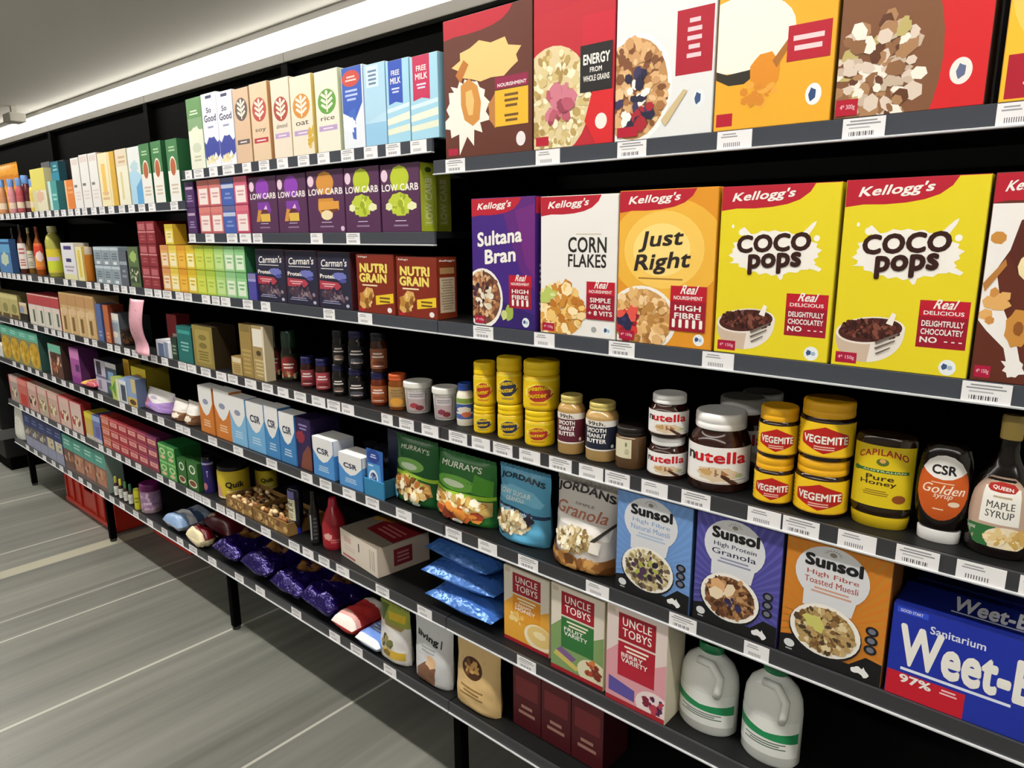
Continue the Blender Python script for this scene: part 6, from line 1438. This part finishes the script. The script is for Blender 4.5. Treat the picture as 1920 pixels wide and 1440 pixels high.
# red crates on the floor under the lowest shelf
def crate(label, X0, X1, y0, h, depth, short):
    r = empty('crate', ((X0 + X1) / 2, y0, 0))
    tag(r, label, 'crate', 'red plastic crates under the shelves')
    w2 = (X1 - X0) / 2
    t = .008
    RED = mat('#c0301f', .35, spec=.45)
    for nm, (a, b, c, d2) in dict(front=(-w2, w2, 0, t), back=(-w2, w2, depth - t, depth), side=(-w2, -w2 + t, t, depth - t), side2=(w2 - t, w2, t, depth - t)).items():
        bm = bmesh.new()
        if nm == 'front':
            # a front wall with a hand hole near its top
            add_box(bm, a, -.06, c, d2, .004, h); add_box(bm, .06, b, c, d2, .004, h)
            add_box(bm, -.06, .06, c, d2, .004, h * .68); add_box(bm, -.06, .06, c, d2, h * .86, h)
            for k in range(7):
                x = a + .02 + k * (b - a - .04) / 6
                if abs(x) > .07: add_box(bm, x - .006, x + .006, -.008, 0, .03, h - .012, bev=.002)
            add_box(bm, a, b, -.01, 0, .004, .028, bev=.003); add_box(bm, a, b, -.01, 0, h - .012, h, bev=.003)
        else:
            add_box(bm, a, b, c, d2, .004, h)
        mesh_obj('wall_panel' if nm not in ('front',) else 'front_panel', bm, RED, r)
    mesh_obj('crate_base', box_bm(-w2 + t, w2 - t, t, depth - t, 0, .008), RED, r)


crate('bright red plastic crate on the floor under the shelf', -4.17, -3.5, 1.125, .185, .27, '')
crate('second red crate in shade, behind the shelf leg', -3.37, -2.98, 1.25, .185, .17, '')

# dark cabinet past the end of the run and a fixture on the far ceiling
c = empty('dark_cabinet', (-5.52, 1.02, 0))
tag(c, 'black cabinet past the distant end of the shelving', 'cabinet')
mesh_obj('cabinet_body', box_bm(-.55, .55, .03, .38, .08, .66, bev=.006), BLACK_SATIN, c)
mesh_obj('plinth', box_bm(-.56, .56, .0, .38, .2, .26), mat('#5a5a58', .5), c)
mesh_obj('kickboard', box_bm(-.54, .54, .05, .38, 0, .0795), BLACK, c)
mesh_obj('door', box_bm(-.53, -.01, .024, .0295, .28, .64, bev=.002), BLACK_SATIN, c)
mesh_obj('door', box_bm(.01, .53, .024, .0295, .28, .64, bev=.002), BLACK_SATIN, c)
fx = x_at(26, 3.0, 2.9)
f = empty('ceiling_fixture', (fx, 3.0, CEIL))
tag(f, 'small white fixture hanging from the far ceiling', 'fixture')
mesh_obj('bracket', box_bm(-.03, .03, -.03, .03, -.09, -.001, bev=.004), mat('#cfcbc0', .5), f)
mesh_obj('fixture_body', box_bm(-.15, .15, -.09, .09, -.2, -.0905, bev=.012), mat('#dcd8cc', .5), f)
LAMP_FAR, LAMP_NEAR, LAMP_BACK, EXPOSURE = 7., 74., 22., -.2
TICKETS_PX = dict(
    L1=[(836, 872), (1005, 1050), (1158, 1212), (1345, 1410), (1580, 1660), (1868, 1950)],
    L3=[(888, 925), (1002, 1040), (1142, 1190), (1317, 1376), (1803, 1897), (672, 698), (607, 628), (490, 507), (456, 474),
        (415, 432), (398, 412), (379, 394), (362, 376), (346, 360), (330, 344), (306, 322), (290, 303), (272, 286)],
    L4=[(720, 732), (704, 717), (749, 776), (791, 822), (842, 876), (885, 919), (925, 961), (974, 1013), (1030, 1072), (1086, 1131), (1135, 1181), (1203, 1252), (1278, 1332), (1402, 1464), (1468, 1536), (1571, 1643), (1680, 1761), (1793, 1886), (1911, 2000),
        (641, 664), (614, 638), (585, 610), (552, 574), (521, 541), (492, 512), (454, 487), (428, 446), (406, 425), (372, 395), (352, 368), (335, 350)],
    L5=[(743, 772), (836, 866), (897, 932), (972, 1009), (1099, 1142), (1255, 1306), (1397, 1440), (1443, 1518), (686, 711), (643, 667), (600, 622), (565, 586), (500, 520), (438, 456), (386, 402), (330, 345)],
    L6=[(705, 730), (783, 810), (970, 1005), (631, 655), (598, 618), (568, 588), (542, 562), (490, 508), (443, 460), (425, 440), (406, 422), (380, 395), (350, 364)],
    L7=[(618, 638), (658, 680), (720, 743), (547, 565), (480, 497), (441, 457), (391, 406), (355, 370)],
    L1B=[(348, 360), (364, 382), (393, 408), (412, 446), (455, 471), (486, 505), (520, 540), (559, 580), (596, 618), (640, 664), (683, 708), (724, 751), (770, 800)],
    L2=[(350, 358), (366, 378), (386, 402), (426, 445), (450, 471), (475, 492), (583, 605), (650, 675)],
)
TICKETS_RUN = [('FT', -4.55, -2.36, .088), ('L3', -4.5, -2.62, .085), ('L4', -4.5, -2.36, .085), ('L5', -4.5, -2.36, .12), ('L6', -4.5, -2.4, .105), ('L7', -4.5, -2.4, .13)]
# ---------------------------------------------------------- price tickets
TICK_OPS = [[('L', .08, .62, .9, .93, 2, '#8e8e92'), ('L', .1, .45, .7, .58, 1, '#aaaaae')] +
            [('R', .16 + .62 * i / 13 + q, .1, .16 + .62 * i / 13 + q + .012 + .01 * (i % 3), .32, '#3a3a40') for i in range(13) for q in (0,)],
            [('L', .1, .6, .6, .9, 2, '#9a9aa0')] + [('R', .2 + .5 * i / 9, .1, .2 + .5 * i / 9 + .022, .34, '#55555c') for i in range(9)]]
tick_proto = []
for ops in TICK_OPS:
    bm = bmesh.new()
    ms = [mat('#e9e8ea', .45)]
    add_box(bm, -.0265, .0265, .0004, .0012, 0, .0285)
    am = []
    ab = art_bm(ops, .053, .0285, am, 4e-5, '#e9e8ea', .45)
    ab.transform(Matrix.Translation((-.0265, .0003, 0)) @ Matrix.Rotation(math.pi / 2, 4, 'X'))
    for f in ab.faces: f.material_index += 1
    t = bpy.data.meshes.new('t'); ab.to_mesh(t); ab.free(); bm.from_mesh(t); bpy.data.meshes.remove(t)
    tick_proto.append(mesh_obj('price_ticket', bm, ms + am))
tickets = []


def ticket_at(lev, X, wide=1.):
    for j in JX:
        if abs(X - j) < .03: X = j - .03 if X < j else j + .03
    if any(l == lev and abs(q - X) < .0545 for l, q, _ in tickets): return
    o = tick_proto[len(tickets) % 2]
    if len(tickets) > 1:
        o = o.copy()
        COL.objects.link(o)
    o.location = (X, D - .00125, LIPS[lev] + .0031)
    o.scale = (wide, 1, .89)
    tickets.append((lev, X, o))


for lev, spans in TICKETS_PX.items():
    for a, b in spans:
        X0, X1 = x_at(a, D, LIPS[lev] + .015), x_at(b, D, LIPS[lev] + .015)
        ticket_at(lev, (X0 + X1) / 2, min(1.25, max(.8, (X1 - X0) / .053)))
r9 = random.Random(4)
for lev, xa, xb, step in TICKETS_RUN:
    x = xa
    while x < xb:
        if r9.random() > .12: ticket_at(lev, x, 1.)
        x += step * (.86 + .3 * r9.random())
byl = {}
for lev, X, o in tickets:
    c = [p for p in PRODUCTS if p[0] == lev and abs(p[4] - DECK[lev]) < .02]
    p = min(c, key=lambda p: max(p[1] - X, X - p[2], 0) * 10 + abs((p[1] + p[2]) / 2 - X))
    byl.setdefault((p[3], lev), []).append((X, o))
for (sh, lev), v in byl.items():
    v.sort(key=lambda q: q[0])
    for i, (X, o) in enumerate(v):
        pre = 'price ticket' if len(v) == 1 else {2: ['left', 'right'], 3: ['left', 'middle', 'right']}.get(len(v), ORD)[i] + ' ticket'
        tag(o, pre + ' under ' + sh, 'price ticket', 'price tickets on the shelf fronts')

# ------------------------------------------------------------------ light
strip_light('long strip light beyond the top of the shelving', 3.52, .34, RX0 + .4, 2.6, LAMP_FAR, .1)
strip_light('narrow strip light over the front of the shelves', .42, .09, -9., 2.6, LAMP_NEAR)
strip_light('strip light over the aisle away from the shelves', -1.9, .16, -9., 2.6, LAMP_BACK)
w = bpy.data.worlds.new('world')
SC.world = w
w.use_nodes = True
w.node_tree.nodes['Background'].inputs['Color'].default_value = (.05, .05, .055, 1)
w.node_tree.nodes['Background'].inputs['Strength'].default_value = .3
SC.view_settings.view_transform = 'Standard'
SC.view_settings.look = 'None'
SC.view_settings.exposure = EXPOSURE
SC.view_settings.gamma = 1
